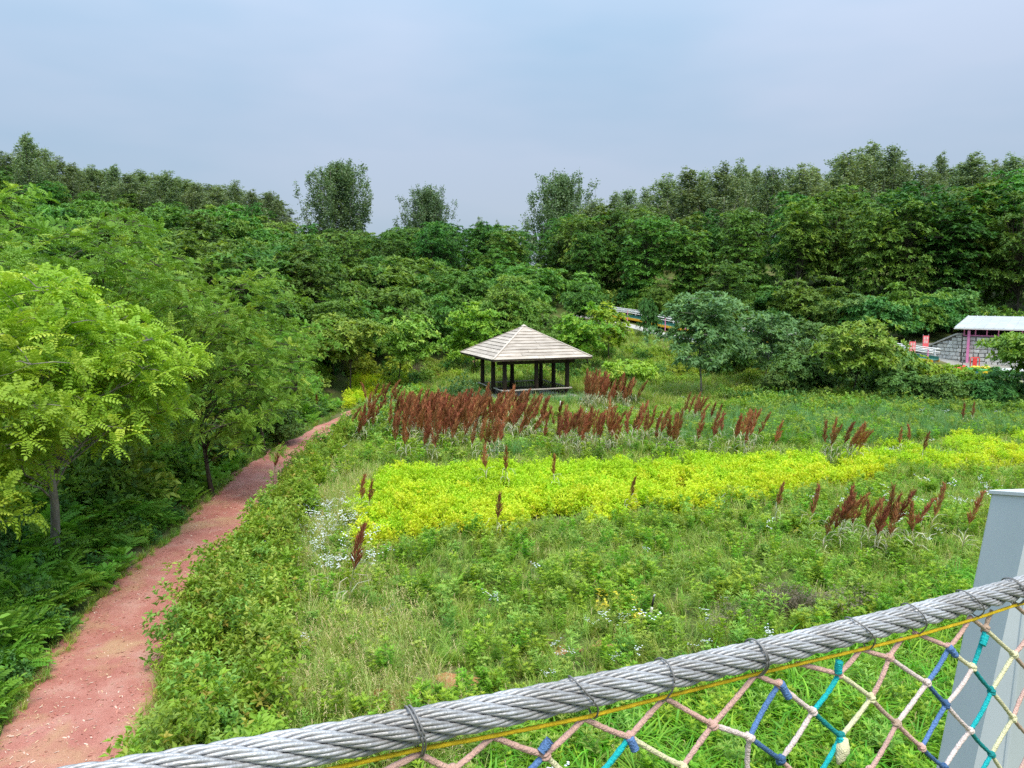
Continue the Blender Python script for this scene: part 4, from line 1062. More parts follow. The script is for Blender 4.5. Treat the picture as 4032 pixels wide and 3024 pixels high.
# the rest of the dense drift, more than one could count
import bmesh
def joined(v):
    bm = bmesh.new()
    for k, me in enumerate(v[:3]):
        n0 = len(bm.faces); bm.from_mesh(me); bm.faces.ensure_lookup_table()
        for f in bm.faces[n0:]: f.material_index = k
    me = bpy.data.meshes.new('drift plant'); bm.to_mesh(me); bm.free()
    for k in range(3): me.materials.append(v[k].materials[0])
    return me
csg = proto_col('driftplant', [joined(v) for v in SG])
P = np.concatenate([fill([(-5.4, 32.2), (-4.6, 31), (.6, 31.6), (1.6, 36.4), (-1, 37.6), (-4.8, 37)], 5.2), fill([(1.0, 29.6), (6.6, 29.4), (6.8, 31.6), (1.4, 33)], 2.2), fill([(3.8, 40.2), (6.2, 40.2), (6.6, 45), (4.6, 46)], 4.0), fill([(-7.6, 33), (-5.4, 33), (-5.2, 42), (-7.2, 42)], .8)])
P = P[vnoise(P[:, 0], P[:, 1], .9, 71) > .36]; Z = h(P[:, 0], P[:, 1]); n_ = len(P)
scatter('sorghum_drift', csg, np.column_stack([P, Z]), np.column_stack([srng.normal(size=n_) * .1, .04 + srng.normal(size=n_) * .12, srng.normal(size=n_) * .9]), .75 + .5 * srng.random(n_), srng.integers(9, size=n_), 'rust-brown drift of further sorghum filling the stands before the pavilion', 'plants')

# ---------------------------------------------------------------- ground growth
BED1 = [(-3.8,19.2),(-2,19.8),(-.1,20.8),(2.6,21.8),(5.6,23.1),(9,24.4),(12.4,25.7),(13.6,27.2),(14.2,29.2),(9,28.7),(1.6,27.6),(-4.3,27.3),(-4.8,23.5)]
BED2 = [(13.4,27.2),(16,27.2),(19.5,28.2),(26,29.6),(27,34),(20,33.2),(16,31.6),(13.0,29.8)]
HEDGE = [(pathx(y) + 1.30 + .5 * float(np.interp(y, [8, 14], [1, 0])), y) for y in np.arange(5, 40, 1.0)] + [(x, y) for y, x in [(39, -7.0), (34, -7.2), (28, -6.7), (24, -6.2), (20, -5.6), (16, -4.9), (12, -3.9), (9, -3.3), (5, -2.8)]]
def excl(P, *polys, pad=0):
    k = np.ones(len(P), bool)
    for q in polys: k &= ~inpoly(P, q)
    k &= np.abs(P[:, 0] - pathx(P[:, 1])) > 1.12
    d = np.array([P[:, 0] - .77, P[:, 1] - 50.05]); c, s = math.cos(-TH), math.sin(-TH)
    k &= ~((np.abs(c * d[0] - s * d[1]) < 2.5) & (np.abs(s * d[0] + c * d[1]) < 2.5))
    return P[k]
SOILS = [(onZ(a, b, 0), r) for a, b, r in [(1590, 2760, .5), (1800, 2690, .4), (2230, 2560, .35), (2370, 2545, .3), (3020, 2405, .35), (3120, 2385, .28), (1430, 2800, .35)]]
def nosoil(P, keep=.12):
    k = np.ones(len(P), bool)
    for c, r in SOILS: k &= (np.hypot((P[:, 0] - c[0]) / 1.3, P[:, 1] - c[1]) > r) | (RNG.random(len(P)) < keep)
    return P[k]
# golden beds
gb = [shrub_mesh('golden %d' % i, 200 + i, .62 + .06 * i, .36, 95, 5, leaf_simple(.078, .044), M['golden' if i % 2 else 'goldlime'], young=.2, up=.25)[1] for i in range(4)]
cg = proto_col('goldbush', gb)
for nm, poly, lb in (('golden_bed', BED1, 'wide bed of bright lime-yellow foliage across the middle of the meadow'), ('golden_bed', BED2, 'bed of lime-yellow foliage reaching the right edge of the meadow')):
    q_ = np.asarray(poly); P = fill([(q_[:, 0].min() - 1, q_[:, 1].min() - 1), (q_[:, 0].max() + 1, q_[:, 1].min() - 1), (q_[:, 0].max() + 1, q_[:, 1].max() + 1), (q_[:, 0].min() - 1, q_[:, 1].max() + 1)], 12)
    P = P[inpoly(P + np.column_stack([vnoise(P[:, 0], P[:, 1], .7, 41) - .5, vnoise(P[:, 0], P[:, 1], .7, 43) - .5]) * 1.3 + RNG.normal(size=P.shape) * .18, poly)]
    P = P[(vnoise(P[:, 0], P[:, 1], 1.5, 3) > .12)]
    if poly is BED2: P = P[(vnoise(P[:, 0], P[:, 1], 2.0, 5) > .42) & (RNG.random(len(P)) < .8)]
    # more golden towards the front edge, greener at the back
    front = np.interp(P[:, 0], [-4, 0, 6, 12, 26], [19.5, 20.8, 23.2, 25.6, 29]); f = np.clip((P[:, 1] - front) / 4.0, 0, 1)
    gold = RNG.random(len(P)) > .25 + .7 * f
    idx = np.where(gold, 1 + 2 * RNG.integers(2, size=len(P)), 2 * RNG.integers(2, size=len(P)))
    grow(nm, cg, P, 4, lb, 'foliage bed', .78, 1.12, .14, idx=idx)
# hedge beside the path
hl = leaf_simple(.098, .045, .3)
ch = proto_col('hedgeplant', [shrub_mesh('hedge %d' % i, 210 + i, 1.0 + .10 * i, .45, 105, 6, hl, M['hedge' if i != 2 else 'weed2'], young=.10, up=-.05, spread=.8)[1] for i in range(4)])
P = fill(HEDGE, 6.5); dens = np.clip(1.25 - (P[:, 1] - 16) / 26, .6, 1); P = P[RNG.random(len(P)) < dens]
grow('hedge', ch, P, 4, 'loose yellow-green hedge of small drooping leaves right of the red path', 'hedge', .65, 1.15, .15, pscale=np.clip(1.1 - (P[:, 1] - 20) / 45, .92, 1.1))
# leafy weeds of the meadow
wl = leaf_simple(.12, .042, .25); wl2 = leaf_simple(.085, .050, .2); wl3 = leaf_simple(.14, .030, .25)
cw = proto_col('weed', [herb('weed a', 220, .48, 7, 13, wl, M['weed']), herb('weed b', 221, .36, 8, 12, wl2, M['weed']), herb('weed c', 222, .58, 6, 16, wl3, M['weed2']), herb('weed d', 223, .30, 9, 10, wl2, M['weed2']), herb('weed e', 224, .55, 6, 15, wl, M['weed'])])
MEAD = [(-6.5, 5), (8, 5), (14, 14), (20, 26), (29, 40), (30, 46), (-6, 46), (-7, 36)]
P = nosoil(excl(fill([(-5.2, 6), (9, 6), (15, 15), (20, 26), (14, 27.5), (-4.5, 24)], 12), BED1, BED2, HEDGE))
v = vnoise(P[:, 0], P[:, 1], 1.6, 11); P = P[(v > .47) | (RNG.random(len(P)) < .28)]
grow('meadow_weeds', cw, P, 5, 'mixed leafy green weeds filling the foreground meadow', 'weeds', .65, 1.3, .14, idx=np.clip((vnoise(P[:, 0], P[:, 1], 1.1, 17) * 5 + RNG.normal(size=len(P)) * .9).astype(int), 0, 4))
# grasses
cgm = proto_col('grasstuft', [tuft('tuft %d' % i, 230 + i, 34, (.18, .52), .013, M['grass' if i < 3 else 'strawgrass'], .10, (.25, 1.0), .10, heads=0 if i < 2 else 4, wind=.3) for i in range(4)])
P = nosoil(excl(fill(MEAD, 26), BED1, HEDGE)); v = vnoise(P[:, 0], P[:, 1], 2.2, 23); P = P[(v > .34) | (RNG.random(len(P)) < .5)]; P = P[~((np.abs(P[:, 0] - .8) < 3.6) & (P[:, 1] > 43.8)) | (RNG.random(len(P)) < .3)]
grow('meadow_grass', cgm, P, 4, 'thin green grass growing all over the meadow', 'grass', .7, 1.35, .18, pscale=np.clip(.8 + (P[:, 1] - 14) / 60, .8, 1.5))
cst = proto_col('strawtuft', [tuft('straw %d' % i, 240 + i, 36, (.30, .70), .008, M['strawgrass'], .12, (.3, 1.1), .22, heads=9, wind=.5) for i in range(3)])
P = excl(fill([(-5.8, 20), (-4.6, 15), (-3.5, 10), (-2.0, 7), (.2, 8), (-1.2, 12), (-2.6, 16), (-4.0, 20), (-4.6, 27), (-6.4, 27)], 15), BED1)
grow('seeding_grass', cst, P, 3, 'tall pale seeding grass between the hedge and the leafy weeds', 'grass', .7, 1.2, .2)
cbr = proto_col('broadtuft', [tuft('broad %d' % i, 250 + i, 26, (.30, .62), .030, M['broad'], .13, (.5, 1.5), .12, segs=5, wind=.2) for i in range(3)])
P = nosoil(fill([(-2.0, 5), (9, 5), (15, 15), (15, 19), (11, 17.4), (6.5, 14.2), (3.2, 12.4), (.6, 11.2), (-1.2, 9.4)], 20), .3)
grow('broad_grass', cbr, P, 3, 'lush bright broad-bladed grass below the rope net', 'grass', .7, 1.3, .2)
cre = proto_col('reedtuft', [tuft('reed %d' % i, 260 + i, 30, (.55, 1.0), .018, M['reed'], .16, (.08, .45), .08, wind=.4) for i in range(3)])
P = np.concatenate([fill([(6, 32), (14, 31), (20, 33.5), (28, 36), (28, 43), (16, 42), (8, 38)], 7), fill([(-1.2, 29.8), (.6, 29.6), (1, 31.2), (-.8, 31.5)], 12), fill([(.6, 43.5), (4.5, 42.5), (4.6, 45.2), (1.2, 44.6)], 8)])
grow('reeds', cre, excl(P, BED2), 3, 'soft blue-green reed-like grass at the back of the meadow', 'reeds', .7, 1.15, .12)
P = excl(fill([(-6.5, 42), (30, 42), (34, 50), (26, 58), (12, 74), (4, 74), (-4, 60), (-9, 52)], 5))
grow('slope_grass', cgm, P, 4, 'rough grass on the slope behind the pavilion', 'grass', .9, 2.0, .2, pscale=np.where((P[:, 0] > -4) & (P[:, 0] < 5.5) & (P[:, 1] < 49), .38, 1.0))
P = excl(fill([(-6.5, 24), (-6, 44), (-2.5, 46), (6, 41), (22, 45), (30, 46), (22, 30), (14, 30), (8, 29), (-5, 28)], 4.2), BED2, [(-3.4, 41), (5.0, 38.5), (6, 49), (-3, 49)])
grow('back_weeds', cw, P, 5, 'tall weeds between the sorghum stands', 'weeds', .9, 1.7, .15)
P = np.concatenate([excl(fill([(-7.9, 33), (-4.8, 33), (-4.6, 46), (-7.3, 48)], 4.5)), excl(fill([(12, 40), (30, 38), (34, 47), (12, 47)], 3.2)), fill([(-9, 48), (-9.5, 58), (-5, 66), (16, 66), (22, 58), (20, 52), (7, 54), (-3, 57)], .9)])
cb = proto_col('lowbush', [shrub_mesh('low bush %d' % i, 270 + i, .8, .6, 120, 6, leaf_simple(.12, .055), M[['shrub', 'hedge', 'weed2'][i]], young=.1)[1] for i in range(3)])
grow('low_thicket', cb, P, 3, 'low tangled thicket along the back edge of the meadow', 'thicket', .6, 1.35, .1)
# grey-brown weeds
che = proto_col('heather', [herb('grey weed %d' % i, 280 + i, .5, 16, 16, leaf_simple(.04, .014), M['heather'], .25) for i in range(2)])
def blob(sx, sy, r, n):
    c = onZ(sx, sy, 0); return np.column_stack([c[0] + RNG.normal(size=n) * r * 1.5, c[1] + RNG.normal(size=n) * r * .6])
P = np.concatenate([blob(3180, 2440, .35, 26), blob(3080, 2430, .22, 10), blob(2880, 2520, .2, 6), fill([(-8, 57), (-3, 59), (-3, 61), (-8, 59.5)], 3), fill([(3, 57), (12, 56), (12, 58), (3, 59)], 3), fill([(6.2, 41.5), (8.6, 41.5), (8.6, 43.5), (6.2, 43.5)], 2.5)])
grow('grey_weeds', che, P, 2, 'dark grey-brown dried weeds in patches', 'weeds', .7, 1.4, .15)
# undergrowth on the bank left of the path
cu = proto_col('undergrowth', [fern_plant('fern %d' % i, 290 + i, 7, .52, M['fern']) for i in range(3)] + [shrub_mesh('under %d' % i, 295 + i, .7, .5, 110, 6, leaf_simple(.085, .045), M['shrub'], young=.1)[1] for i in range(2)] + [herb('under herb', 299, .55, 8, 14, wl, M['fern'])])
P = fill([(-17, 6), (-5.5, 5), (-7.2, 8), (-9.5, 20), (-10.3, 30), (-9.8, 44), (-18, 44)], 5.5); P = np.concatenate([P, fill([(-12, 5), (-5.5, 4), (-7.2, 8), (-9.2, 15), (-13, 15)], 5)])
dl = pathx(P[:, 1]) - 1.0 - P[:, 0]; P = P[dl > .10]; dl = pathx(P[:, 1]) - 1.0 - P[:, 0]
k = np.where(dl < 2.2, RNG.choice([0, 1, 2, 5, 3, 4], p=[.2, .2, .15, .25, .1, .1], size=len(P)), RNG.choice([0, 1, 3, 4, 5], p=[.12, .12, .33, .33, .10], size=len(P)))
grow('bank_undergrowth', cu, P, 6, 'dark ferny undergrowth on the bank left of the red path', 'undergrowth', .6, 1.25, .15, idx=k, pscale=np.clip(.62 + dl * .4, .62, 1.15))
P = np.concatenate([np.column_stack([pathx(y) - 1.0 + RNG.normal(size=len(y)) * .14 - .05, y]) for y in [np.arange(6, 44, .12)]] + [np.column_stack([pathx(y) + 1.05 + np.abs(RNG.normal(size=len(y))) * .12, y]) for y in [np.arange(6, 44, .10)]])
grow('path_edge_grass', cgm, P, 4, 'short grass fringing both sides of the red path', 'grass', .3, .75, .25)
P = fill([(-34, 20), (-11.5, 20), (-11.5, 40), (-12.5, 52), (-40, 64), (-42, 40)], 1.3); P = P[P[:, 0] > -.74 * P[:, 1]]
grow('slope_thicket', cb, P, 3, 'dense low thicket under the trees of the left slope', 'thicket', 1.4, 2.6, .1)
P = fill([(9, 86), (20, 80), (34, 72), (52, 62), (56, 66), (40, 80), (24, 90), (12, 96)], .8)
grow('wood_thicket', cb, P, 3, 'dense undergrowth below the right wood', 'thicket', 1.6, 3.0, .1)
chips = proto_col('chip', [mesh_np('chip %d' % i, np.array([[-.5,-.28,0],[.5,-.2,.1],[.42,.3,.16],[-.4,.24,.06]]) * [.06, .035, .05], np.array([[0,1,2],[0,2,3]]), surf('chip %d' % i, c, tuple(k * 1.15 for k in c), 20, .9, .15)) for i, c in enumerate([(.62,.44,.36), (.50,.22,.17), (.34,.12,.09), (.52,.34,.22)])])
y_ = 8 + 18 * RNG.random(2000) ** 1.4; x_ = pathx(y_) + (RNG.random(2000) * 2 - 1) * .95
grow('bark_chips', chips, np.column_stack([x_, y_]), 4, 'loose pale and red bark chips strewn over the footpath', 'bark chips', .4, 1.2, .25, dz=.035)
# lime weeds around the far left
P = fill([(-9.5, 43), (-5.5, 43), (-6, 54), (-11, 54)], 5); P = P[np.abs(P[:, 0] - pathx(P[:, 1])) > .8]
grow('lime_weeds', cg, P, 4, 'lime-yellow weeds under the trees left of the pavilion', 'weeds', .6, 1.15, .15)
# flowers
cf = proto_col('whiteflower', [flower_plant('white flower %d' % i, 310 + i, .68, 4 + 2 * i, M['white_fl'], .021) for i in range(3)])
def cluster(sx, sy, rx, ry, n):
    c = onZ(sx, sy, .3); return np.column_stack([c[0] + RNG.normal(size=n) * rx, c[1] + RNG.normal(size=n) * ry])
P = np.concatenate([cluster(1290, 2080, .65, 1.4, 110), cluster(1370, 2190, .5, .7, 40), cluster(1560, 1690, 1.0, 1.5, 24), cluster(2620, 2540, 1.8, 1.2, 12), cluster(2350, 2580, .9, .7, 5), cluster(3600, 1990, 1.3, 1.0, 26), cluster(3930, 1960, .6, .8, 10), cluster(2300, 1720, 2.5, 1.2, 36), cluster(2450, 1620, 1.5, 2.5, 26), fill(MEAD, .10)])
grow('white_wildflowers', cf, excl(P, BED1), 3, 'small white wildflowers dotted through the meadow', 'flowers', .6, 1.1, .2)
cy = proto_col('yellowflower', [flower_plant('yellow flower', 320, .45, 12, M['yellow_fl'], .03)])
P = np.concatenate([cluster(2470, 2390, .10, .35, 9), cluster(2390, 2340, .2, .1, 3), cluster(3150, 2080, .08, .05, 2), cluster(1485, 1690, .2, .2, 3)])
grow('yellow_wildflowers', cy, P, 1, 'small clump of yellow wildflowers near the sprinkler stake', 'flowers', .6, 1.0, .3)

# ---------------------------------------------------------------- the rope bridge: steel cable, net, post
M['wire'] = surf('galvanised wire', (.31,.302,.295), (.52,.525,.54), 9, .48, .5, .25, 90, metal=.35)
M['core'] = surf('shade-painted wire core', (.07,.067,.065), (.12,.117,.113), 20, .6, .3)  # core coloured dark to paint shade into the gaps between wires
M['tie'] = surf('dark tie wire', (.17,.165,.16), (.27,.26,.25), 20, .5, .4, metal=.3)
def cordm(n, c, d): return surf(n, tuple(k * .82 for k in c), c, 60, .85, .2, .5, 300)
CC = {'pink': (.72,.46,.39), 'white': (.82,.68,.63), 'cream': (.78,.74,.46), 'tan': (.56,.41,.31), 'blue': (.14,.27,.56), 'dkblue': (.075,.16,.32), 'teal': (.02,.50,.52), 'dkteal': (.02,.29,.29), 'yellow': (.88,.62,.03)}
for k_, c_ in CC.items(): M['cord_' + k_] = cordm(k_ + ' cord', c_, 1)
cx_ = np.array([-700, 150, 1145, 2000, 2450, 3300, 3600, 3947, 4300, 5000.0]); cyy = np.array([3270, 3128, 2951, 2787, 2697, 2502, 2424, 2330, 2235, 2040.0])
cf3 = np.polyfit(cx_[1:-1], cyy[1:-1], 3)
us = np.linspace(-500, 4900, 800); vs = np.polyval(cf3, us); inv = 1.02 - .000181 * (us - 2000)
CP = np.array([atDepth(u, v_, 1 / i_) for u, v_, i_ in zip(us, vs, inv)])
d0_, d1_ = CP[0] - CP[1], CP[-1] - CP[-2]
CP = np.concatenate([CP[0] + norm(d0_) * np.linspace(2.6, .02, 60)[:, None], CP, CP[-1] + norm(d1_) * np.linspace(.02, 1.5, 30)[:, None]]); us = np.concatenate([np.linspace(-900, -501, 60), us, np.linspace(4901, 5200, 30)])
al = np.concatenate([[0], np.cumsum(np.linalg.norm(np.diff(CP, axis=0), axis=1))])
def cable_at(u):
    return np.array([np.interp(u, us, CP[:, j]) for j in range(3)])
R_C = .0218; n_s = int(al[-1] / .0062); sl_ = np.linspace(0, al[-1], n_s)
C_ = np.stack([np.interp(sl_, al, CP[:, j]) for j in range(3)], -1); T_ = norm(np.gradient(C_, axis=0))
U_ = norm(np.cross(T_, np.tile([0, 0, 1.0], (n_s, 1)))); W_ = np.cross(U_, T_)
cable = thing('steel_cable', 'thick twisted galvanised steel cable crossing the foreground as handrail', 'cable', tuple(C_[n_s // 2]))
o0 = C_[n_s // 2]; LAY = .29
for s in range(6):
    ph = -2 * PI * sl_ / LAY + s * PI / 3
    rad = np.cos(ph)[:, None] * U_ + np.sin(ph)[:, None] * W_
    ax = C_ + rad * (R_C * .667) - o0; t2 = norm(np.gradient(ax, axis=0)); b2 = norm(np.cross(t2, rad)); r2 = np.cross(b2, t2)
    strand = MB().tube(ax, R_C * .17, 6).build('strand', M['core'], cable, True)
    for j in range(6):
        q = -2 * PI * sl_ / .085 + j * 2 * PI / 6
        w_ = ax + (np.cos(q)[:, None] * r2 + np.sin(q)[:, None] * b2) * (R_C * .222)
        V, F = tube_np(w_, .00252, 7, False)
        link('wire', mesh_np('wire', V, np.array(F), M['wire'], smooth=True), strand)
# net plane: vertical plane through the cable
pa, pb = cable_at(1000), cable_at(3900); hd = norm(np.array([pb[0] - pa[0], pb[1] - pa[1], 0])); npl = np.array([hd[1], -hd[0], 0])
def onnet(x, y, off=0.0):
    d = ray(x, y); o = np.array([0, 0, CAM_Z]); k = np.dot(pa + npl * off - o, npl) / np.dot(d, npl); return o + d * k
net = thing('rope_net', 'colourful knotted rope net hanging below the steel cable', 'net', tuple(onnet(3000, 2900)))
n0 = onnet(3000, 2900)
K_ = {'a0': (1500, 3010), 'a1': (1650, 2968), 'a2': (1940, 2898), 'a3': (2300, 2828), 'a4': (2619, 2748), 'a5': (2976, 2655), 'a6': (3140, 2612), 'a7': (3389, 2556), 'a8': (3555, 2512), 'a9': (3599, 2492), 'a10': (3820, 2428), 'a11': (3908, 2402), 'a12': (3992, 2378), 'a13': (4180, 2330),
      'b0': (1780, 3035), 'b1': (2145, 2972), 'b2': (2479, 2902), 'b3': (2806, 2854), 'b4': (3068, 2694), 'b5': (3303, 2654), 'b6': (3501, 2588), 'b7': (3738, 2548), 'b8': (3880, 2476), 'b9': (4075, 2450),
      'c0': (2300, 3110), 'c1': (2688, 3018), 'c2': (2952, 2903), 'c3': (3200, 2801), 'c4': (3430, 2747), 'c5': (3650, 2689), 'c6': (3830, 2628), 'c7': (3992, 2577), 'c8': (4180, 2540),
      'd0': (2820, 3150), 'd1': (3074, 2991), 'd2': (3311, 2899), 'd3': (3531, 2848), 'd4': (3725, 2774), 'd5': (3904, 2720), 'd6': (4072, 2662),
      'e1': (3195, 3100), 'e2': (3425, 3035), 'e3': (3630, 2943), 'e4': (3820, 2876), 'e5': (3989, 2828), 'e6': (4170, 2790),
      'f2': (3530, 3150), 'f3': (3718, 3022), 'f4': (3904, 2970), 'f5': (4075, 2915), 'g3': (3640, 3130), 'g4': (3815, 3125), 'g5': (3990, 3090), 'e0': (2960, 3130), 'z0': (1380, 3100), 'z1': (2020, 3100), 'z2': (2560, 3130)}
NP = {k: onnet(*v) for k, v in K_.items()}
SEG = [('a1','z0','pink'),('a1','b0','pink'),('a2','b0','pink'),('a2','b1','pink'),('a3','b1','pink'),('a3','b2','pink'),('a4','b2','pink'),('a4','b3','pink'),('a5','b3','pink'),('a5','b4','pink'),('a6','b5','pink'),('a7','b5','pink'),('a7','b6','pink'),('a8','b6','pink'),('a9','b7','pink'),('a10','b7','pink'),('a10','b8','tan'),('a11','b8','tan'),('a12','b9','tan'),('a13','b9','pink'),
       ('b1','z1','blue'),('b1','c0','cream'),('b2','c0','teal'),('b2','c1','cream'),('b3','c1','pink'),('b3','c2','white'),('b4','c2','blue'),('b4','c3','white'),('b5','c3','teal'),('b5','c4','cream'),('b6','c4','pink'),('b6','c5','white'),('b7','c5','blue'),('b7','c6','cream'),('b8','c6','teal'),('b8','c7','cream'),('b9','c7','pink'),('b9','c8','cream'),
       ('c1','z2','pink'),('c1','d0','cream'),('c2','e0','white'),('c2','d1','dkblue'),('c3','d1','white'),('c3','d2','dkteal'),('c4','d2','cream'),('c4','d3','tan'),('c5','d3','white'),('c5','d4','dkblue'),('c6','d4','white'),('c6','d5','dkteal'),('c7','d5','cream'),('c7','d6','tan'),('c8','d6','pink'),
       ('d1','e1','pink'),('d2','e1','teal'),('d3','e2','pink'),('d3','e3','pink'),('d4','e3','blue'),('d4','e4','white'),('d5','e4','teal'),('d5','e5','cream'),('d6','e5','pink'),('d6','e6','cream'),
       ('e2','f2','pink'),('e3','e2','pink'),('e3','f3','dkblue'),('e4','f3','white'),('e4','f4','dkteal'),('e5','f4','cream'),('e5','f5','tan'),('e6','f5','pink'),('f3','g3','white'),('f4','g4','teal'),('f4','g5','cream'),('f5','g5','pink')]
SEG = [s for s in SEG if s != ('e3','e2','pink')]
crng = np.random.default_rng(77)
# the net goes on to the left and below the picture
for i in range(9):
    b_ = NP['a1'] - hd * .125 * i; q0 = NP['z0'] - hd * .125 * i
    for r_ in range(4):
        for kx in (0, 1):
            NP['l%d_%d_%d' % (i, r_, kx)] = b_ + (hd * (-.0625 if kx else 0)) + np.array([0, 0, -.15 * r_ - .075 * kx])
for i in range(1, 9):
    for r_ in range(4):
        cc = ['pink', 'white', 'cream', 'teal', 'blue', 'pink'][(i + r_) % 6]
        SEG += [('l%d_%d_0' % (i, r_), 'l%d_%d_1' % (i, r_), cc), ('l%d_%d_0' % (i, r_), 'l%d_%d_1' % (i - 1, r_), 'pink')]
        if r_ < 3: SEG += [('l%d_%d_1' % (i, r_), 'l%d_%d_0' % (i, r_ + 1), cc), ('l%d_%d_1' % (i, r_), 'l%d_%d_0' % (i + 1 if i < 8 else i, r_ + 1), 'white')]
for i, k_ in enumerate(['z1', 'c0', 'z2', 'd0', 'e0', 'e1', 'f2', 'g3', 'g4', 'g5']):
    p_ = NP[k_]
    for r_ in range(3):
        s_ = .035 if r_ % 2 == 0 else -.035
        NP['y%d_%d' % (i, r_)] = (NP['y%d_%d' % (i, r_ - 1)] if r_ else p_) + hd * s_ + np.array([0, 0, -.085])
        NP['x%d_%d' % (i, r_)] = (NP['x%d_%d' % (i, r_ - 1)] if r_ else p_) - hd * s_ + np.array([0, 0, -.085])
        SEG += [((('y%d_%d' % (i, r_ - 1)) if r_ else k_), 'y%d_%d' % (i, r_), ['pink', 'white', 'teal', 'cream', 'blue'][i % 5]), ((('x%d_%d' % (i, r_ - 1)) if r_ else k_), 'x%d_%d' % (i, r_), ['white', 'cream', 'pink'][i % 3])]
def cord(a, b, col, r=.0041, sag=.02):
    L_ = np.linalg.norm(b - a); t = np.linspace(0, 1, 15); P = a + (b - a) * t[:, None]
    P[:, 2] -= np.sin(t * PI) * L_ * sag * crng.random(); P += (np.sin(t * PI) * L_ * .025 * crng.normal())[:, None] * npl
    V, F = tube_np(P - n0, r * (1 + .07 * np.sin(np.arange(15) * 2.4) + .05 * crng.normal(size=15)), 9); MB().add(V, F).build('cord', M['cord_' + col], net, True)
for a, b, c in SEG: cord(NP[a], NP[b], c)
kc = {}
for a, b, c in SEG: kc.setdefault(b, c); kc.setdefault(a, c) if a[0] != 'a' else None
for k_, c_ in kc.items():
    if k_[0] in 'azlxy' : continue
    p = NP[k_] - n0; e1 = norm(hd * (.5 + .3 * crng.normal()) + np.array([0, 0, -1.0])); e2 = norm(np.cross(e1, npl)); r_ = .0040 * (.9 + .35 * crng.random())
    t = np.linspace(0, 1, 22); a = t * 2 * PI * 1.9 + crng.random() * 6
    V, F = tube_np(p + (t[:, None] - .5) * e1 * .010 + r_ * (np.cos(a)[:, None] * e2 + np.sin(a)[:, None] * npl), .0036, 7)
    MB().add(V, F).add(*tube_np([p - e1 * .009, p - e1 * .004, p + e1 * .004, p + e1 * .009], [.003, .0055, .0055, .003], 9)).build('knot', M['cord_' + c_], net, True)
for (x, y, x2, y2, c_) in [(2130, 2960, 2165, 2915, 'blue'), (3300, 2650, 3305, 2605, 'teal'), (3075, 2690, 3105, 2745, 'blue'), (3738, 2548, 3762, 2580, 'blue'), (3882, 2500, 3868, 2540, 'teal'), (3311, 2905, 3308, 2960, 'teal'), (2479, 2905, 2500, 2950, 'blue')]:
    cord(onnet(x, y, .004), onnet(x2, y2, .006), c_, .0062)
# cream bundle knotted into the net
p0, p1 = onnet(3330, 2905, .008), onnet(3300, 3010, .010); t = np.linspace(0, 1, 9)[:, None]
V, F = tube_np(p0 + (p1 - p0) * t - n0, [.004, .007, .010, .012, .012, .009, .009, .005, .003], 10); MB().add(V, F).build('bundle', M['cord_cream'], net, True)
# yellow cord threaded along the top of the net
yc = thing('yellow_cord', 'thin yellow cord threaded along the top of the rope net', 'cord', tuple(onnet(2300, 2828)))
y0 = onnet(2300, 2828)
Yp = np.array([onnet(x, y, .004) for x, y in [(900, 3120), (1330, 3022), (1640, 2952), (1940, 2898), (2300, 2826), (2619, 2744), (2976, 2654), (3389, 2558), (3620, 2500), (3830, 2440), (3992, 2385), (4200, 2335)]])
tt = np.linspace(0, len(Yp) - 1, 90); Yp = np.stack([np.interp(tt, np.arange(len(Yp)), Yp[:, j]) for j in range(3)], -1)
MB().tube(Yp - y0, .0029 * (1 + .06 * np.sin(np.arange(90) * 2.1)), 8).build('cord', M['cord_yellow'], yc, True)
# tie wires round cable and net
for k_ in ['a1', 'a3', 'a4', 'a5', 'a7', 'a9', 'a10', 'a12']:
    p = NP[k_]; j = np.argmin(np.linalg.norm(C_ - (p + [0, 0, .03]), axis=1)); nl = 2 if k_ in ('a1', 'a5', 'a12') else 1
    for w_ in range(nl):
        a = np.linspace(0, 2 * PI, 30); sk = .022 + .006 * crng.normal() if nl == 1 else .008 + .004 * crng.normal()
        drop = np.clip(-np.sin(a), 0, 1) ** 6 * max(0, np.linalg.norm(p - C_[j]) - R_C)
        ring = C_[j] + T_[j] * (sk * np.sin(a + PI) + (w_ - 1) * .004)[:, None] + (R_C + .0022) * (np.cos(a)[:, None] * U_[j] + np.sin(a)[:, None] * W_[j]) - W_[j] * drop[:, None]
        MB().tube(ring - n0, .0013, 6).build('tie_wire', M['tie'], net, True)
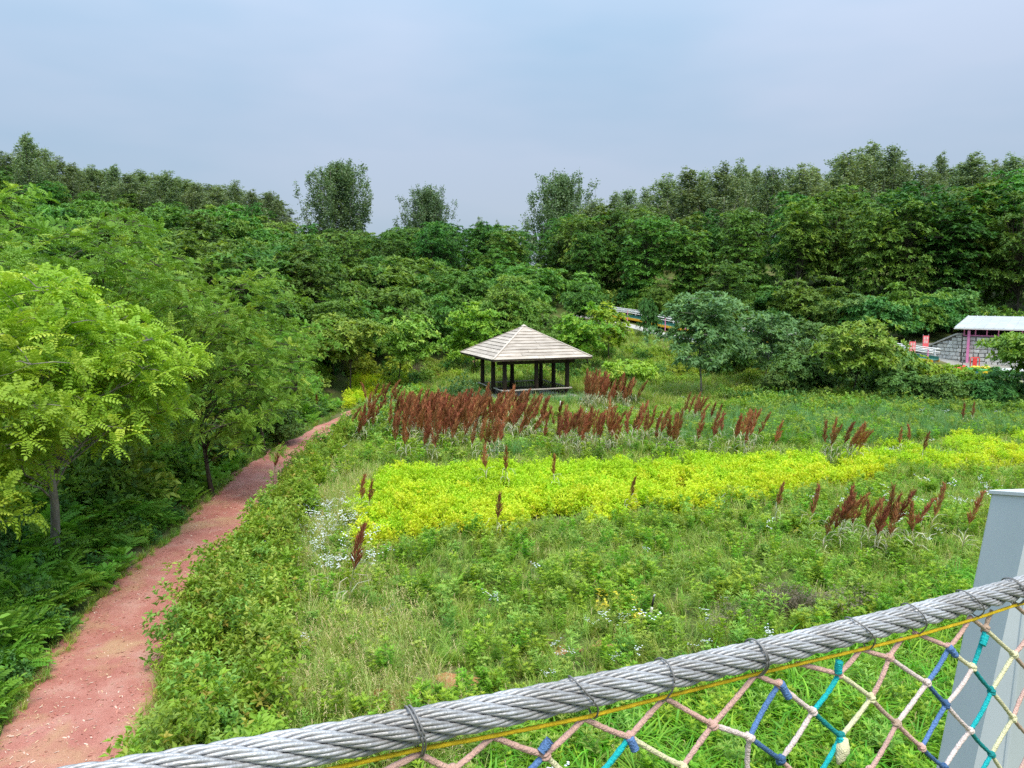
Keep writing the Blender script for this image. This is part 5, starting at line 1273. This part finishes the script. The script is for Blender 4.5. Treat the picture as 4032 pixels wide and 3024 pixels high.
# leaning steel leg
M['postpaint'] = surf('grey painted steel', (.43,.48,.50), (.54,.58,.595), 1.6, .46, .4, .22, 5, metal=.1, stretch=(1,1,.45), detail=9)
M['postedge'] = surf('pale steel edge', (.60,.63,.65), (.68,.70,.72), 4, .45, .4)
Lt, Lb = atDepth(3900, 1942, 2.42), atDepth(3680, 3024, 2.42); Ct, Cb = atDepth(4086, 1955, 2.22), atDepth(3957, 3024, 2.22); Rt, Rb = atDepth(4330, 1945, 2.34), atDepth(4310, 3024, 2.34)
def down(t_, b_, z): return t_ + (b_ - t_) * ((t_[2] - z) / (t_[2] - b_[2]))
Bt, Bb = Lt + Rt - Ct, Lb + Rb - Cb
ztop = (Lt[2] + Ct[2]) / 2
tops = [Lt, Ct, Rt, Bt]; base = [down(t_, b_, 0.0) for t_, b_ in ((Lt, Lb), (Ct, Cb), (Rt, Rb), (Bt, Bb))]
bc = np.mean(base, 0)
pst = thing('bridge_pylon', 'leaning grey painted steel bridge pylon behind the cable at right', 'post', (bc[0], bc[1], hz(bc[0], bc[1])))
o_ = np.array([bc[0], bc[1], hz(bc[0], bc[1])])
import bmesh
me = bpy.data.meshes.new('shaft'); bm = bmesh.new()
vb = [bm.verts.new(Vector(p - o_)) for p in base]; vt_ = [bm.verts.new(Vector(p - o_)) for p in tops]
for i in range(4): bm.faces.new((vb[i], vb[(i+1) % 4], vt_[(i+1) % 4], vt_[i]))
bm.faces.new(vt_); bm.faces.new(vb[::-1])
bmesh.ops.recalc_face_normals(bm, faces=bm.faces)
bmesh.ops.bevel(bm, geom=[e for e in bm.edges if abs((e.verts[0].co - e.verts[1].co).normalized().z) > .5], offset=.012, segments=3, profile=.5, affect='EDGES')
bm.to_mesh(me); bm.free(); me.materials.append(M['postpaint']); link('shaft', me, pst)
rim = MB()
for i in range(4):
    a, b = tops[i] - o_, tops[(i + 1) % 4] - o_; rim.bar(a + [0, 0, .004], b + [0, 0, .004], .012, .010)
rim.build('rim', M['postedge'], pst)
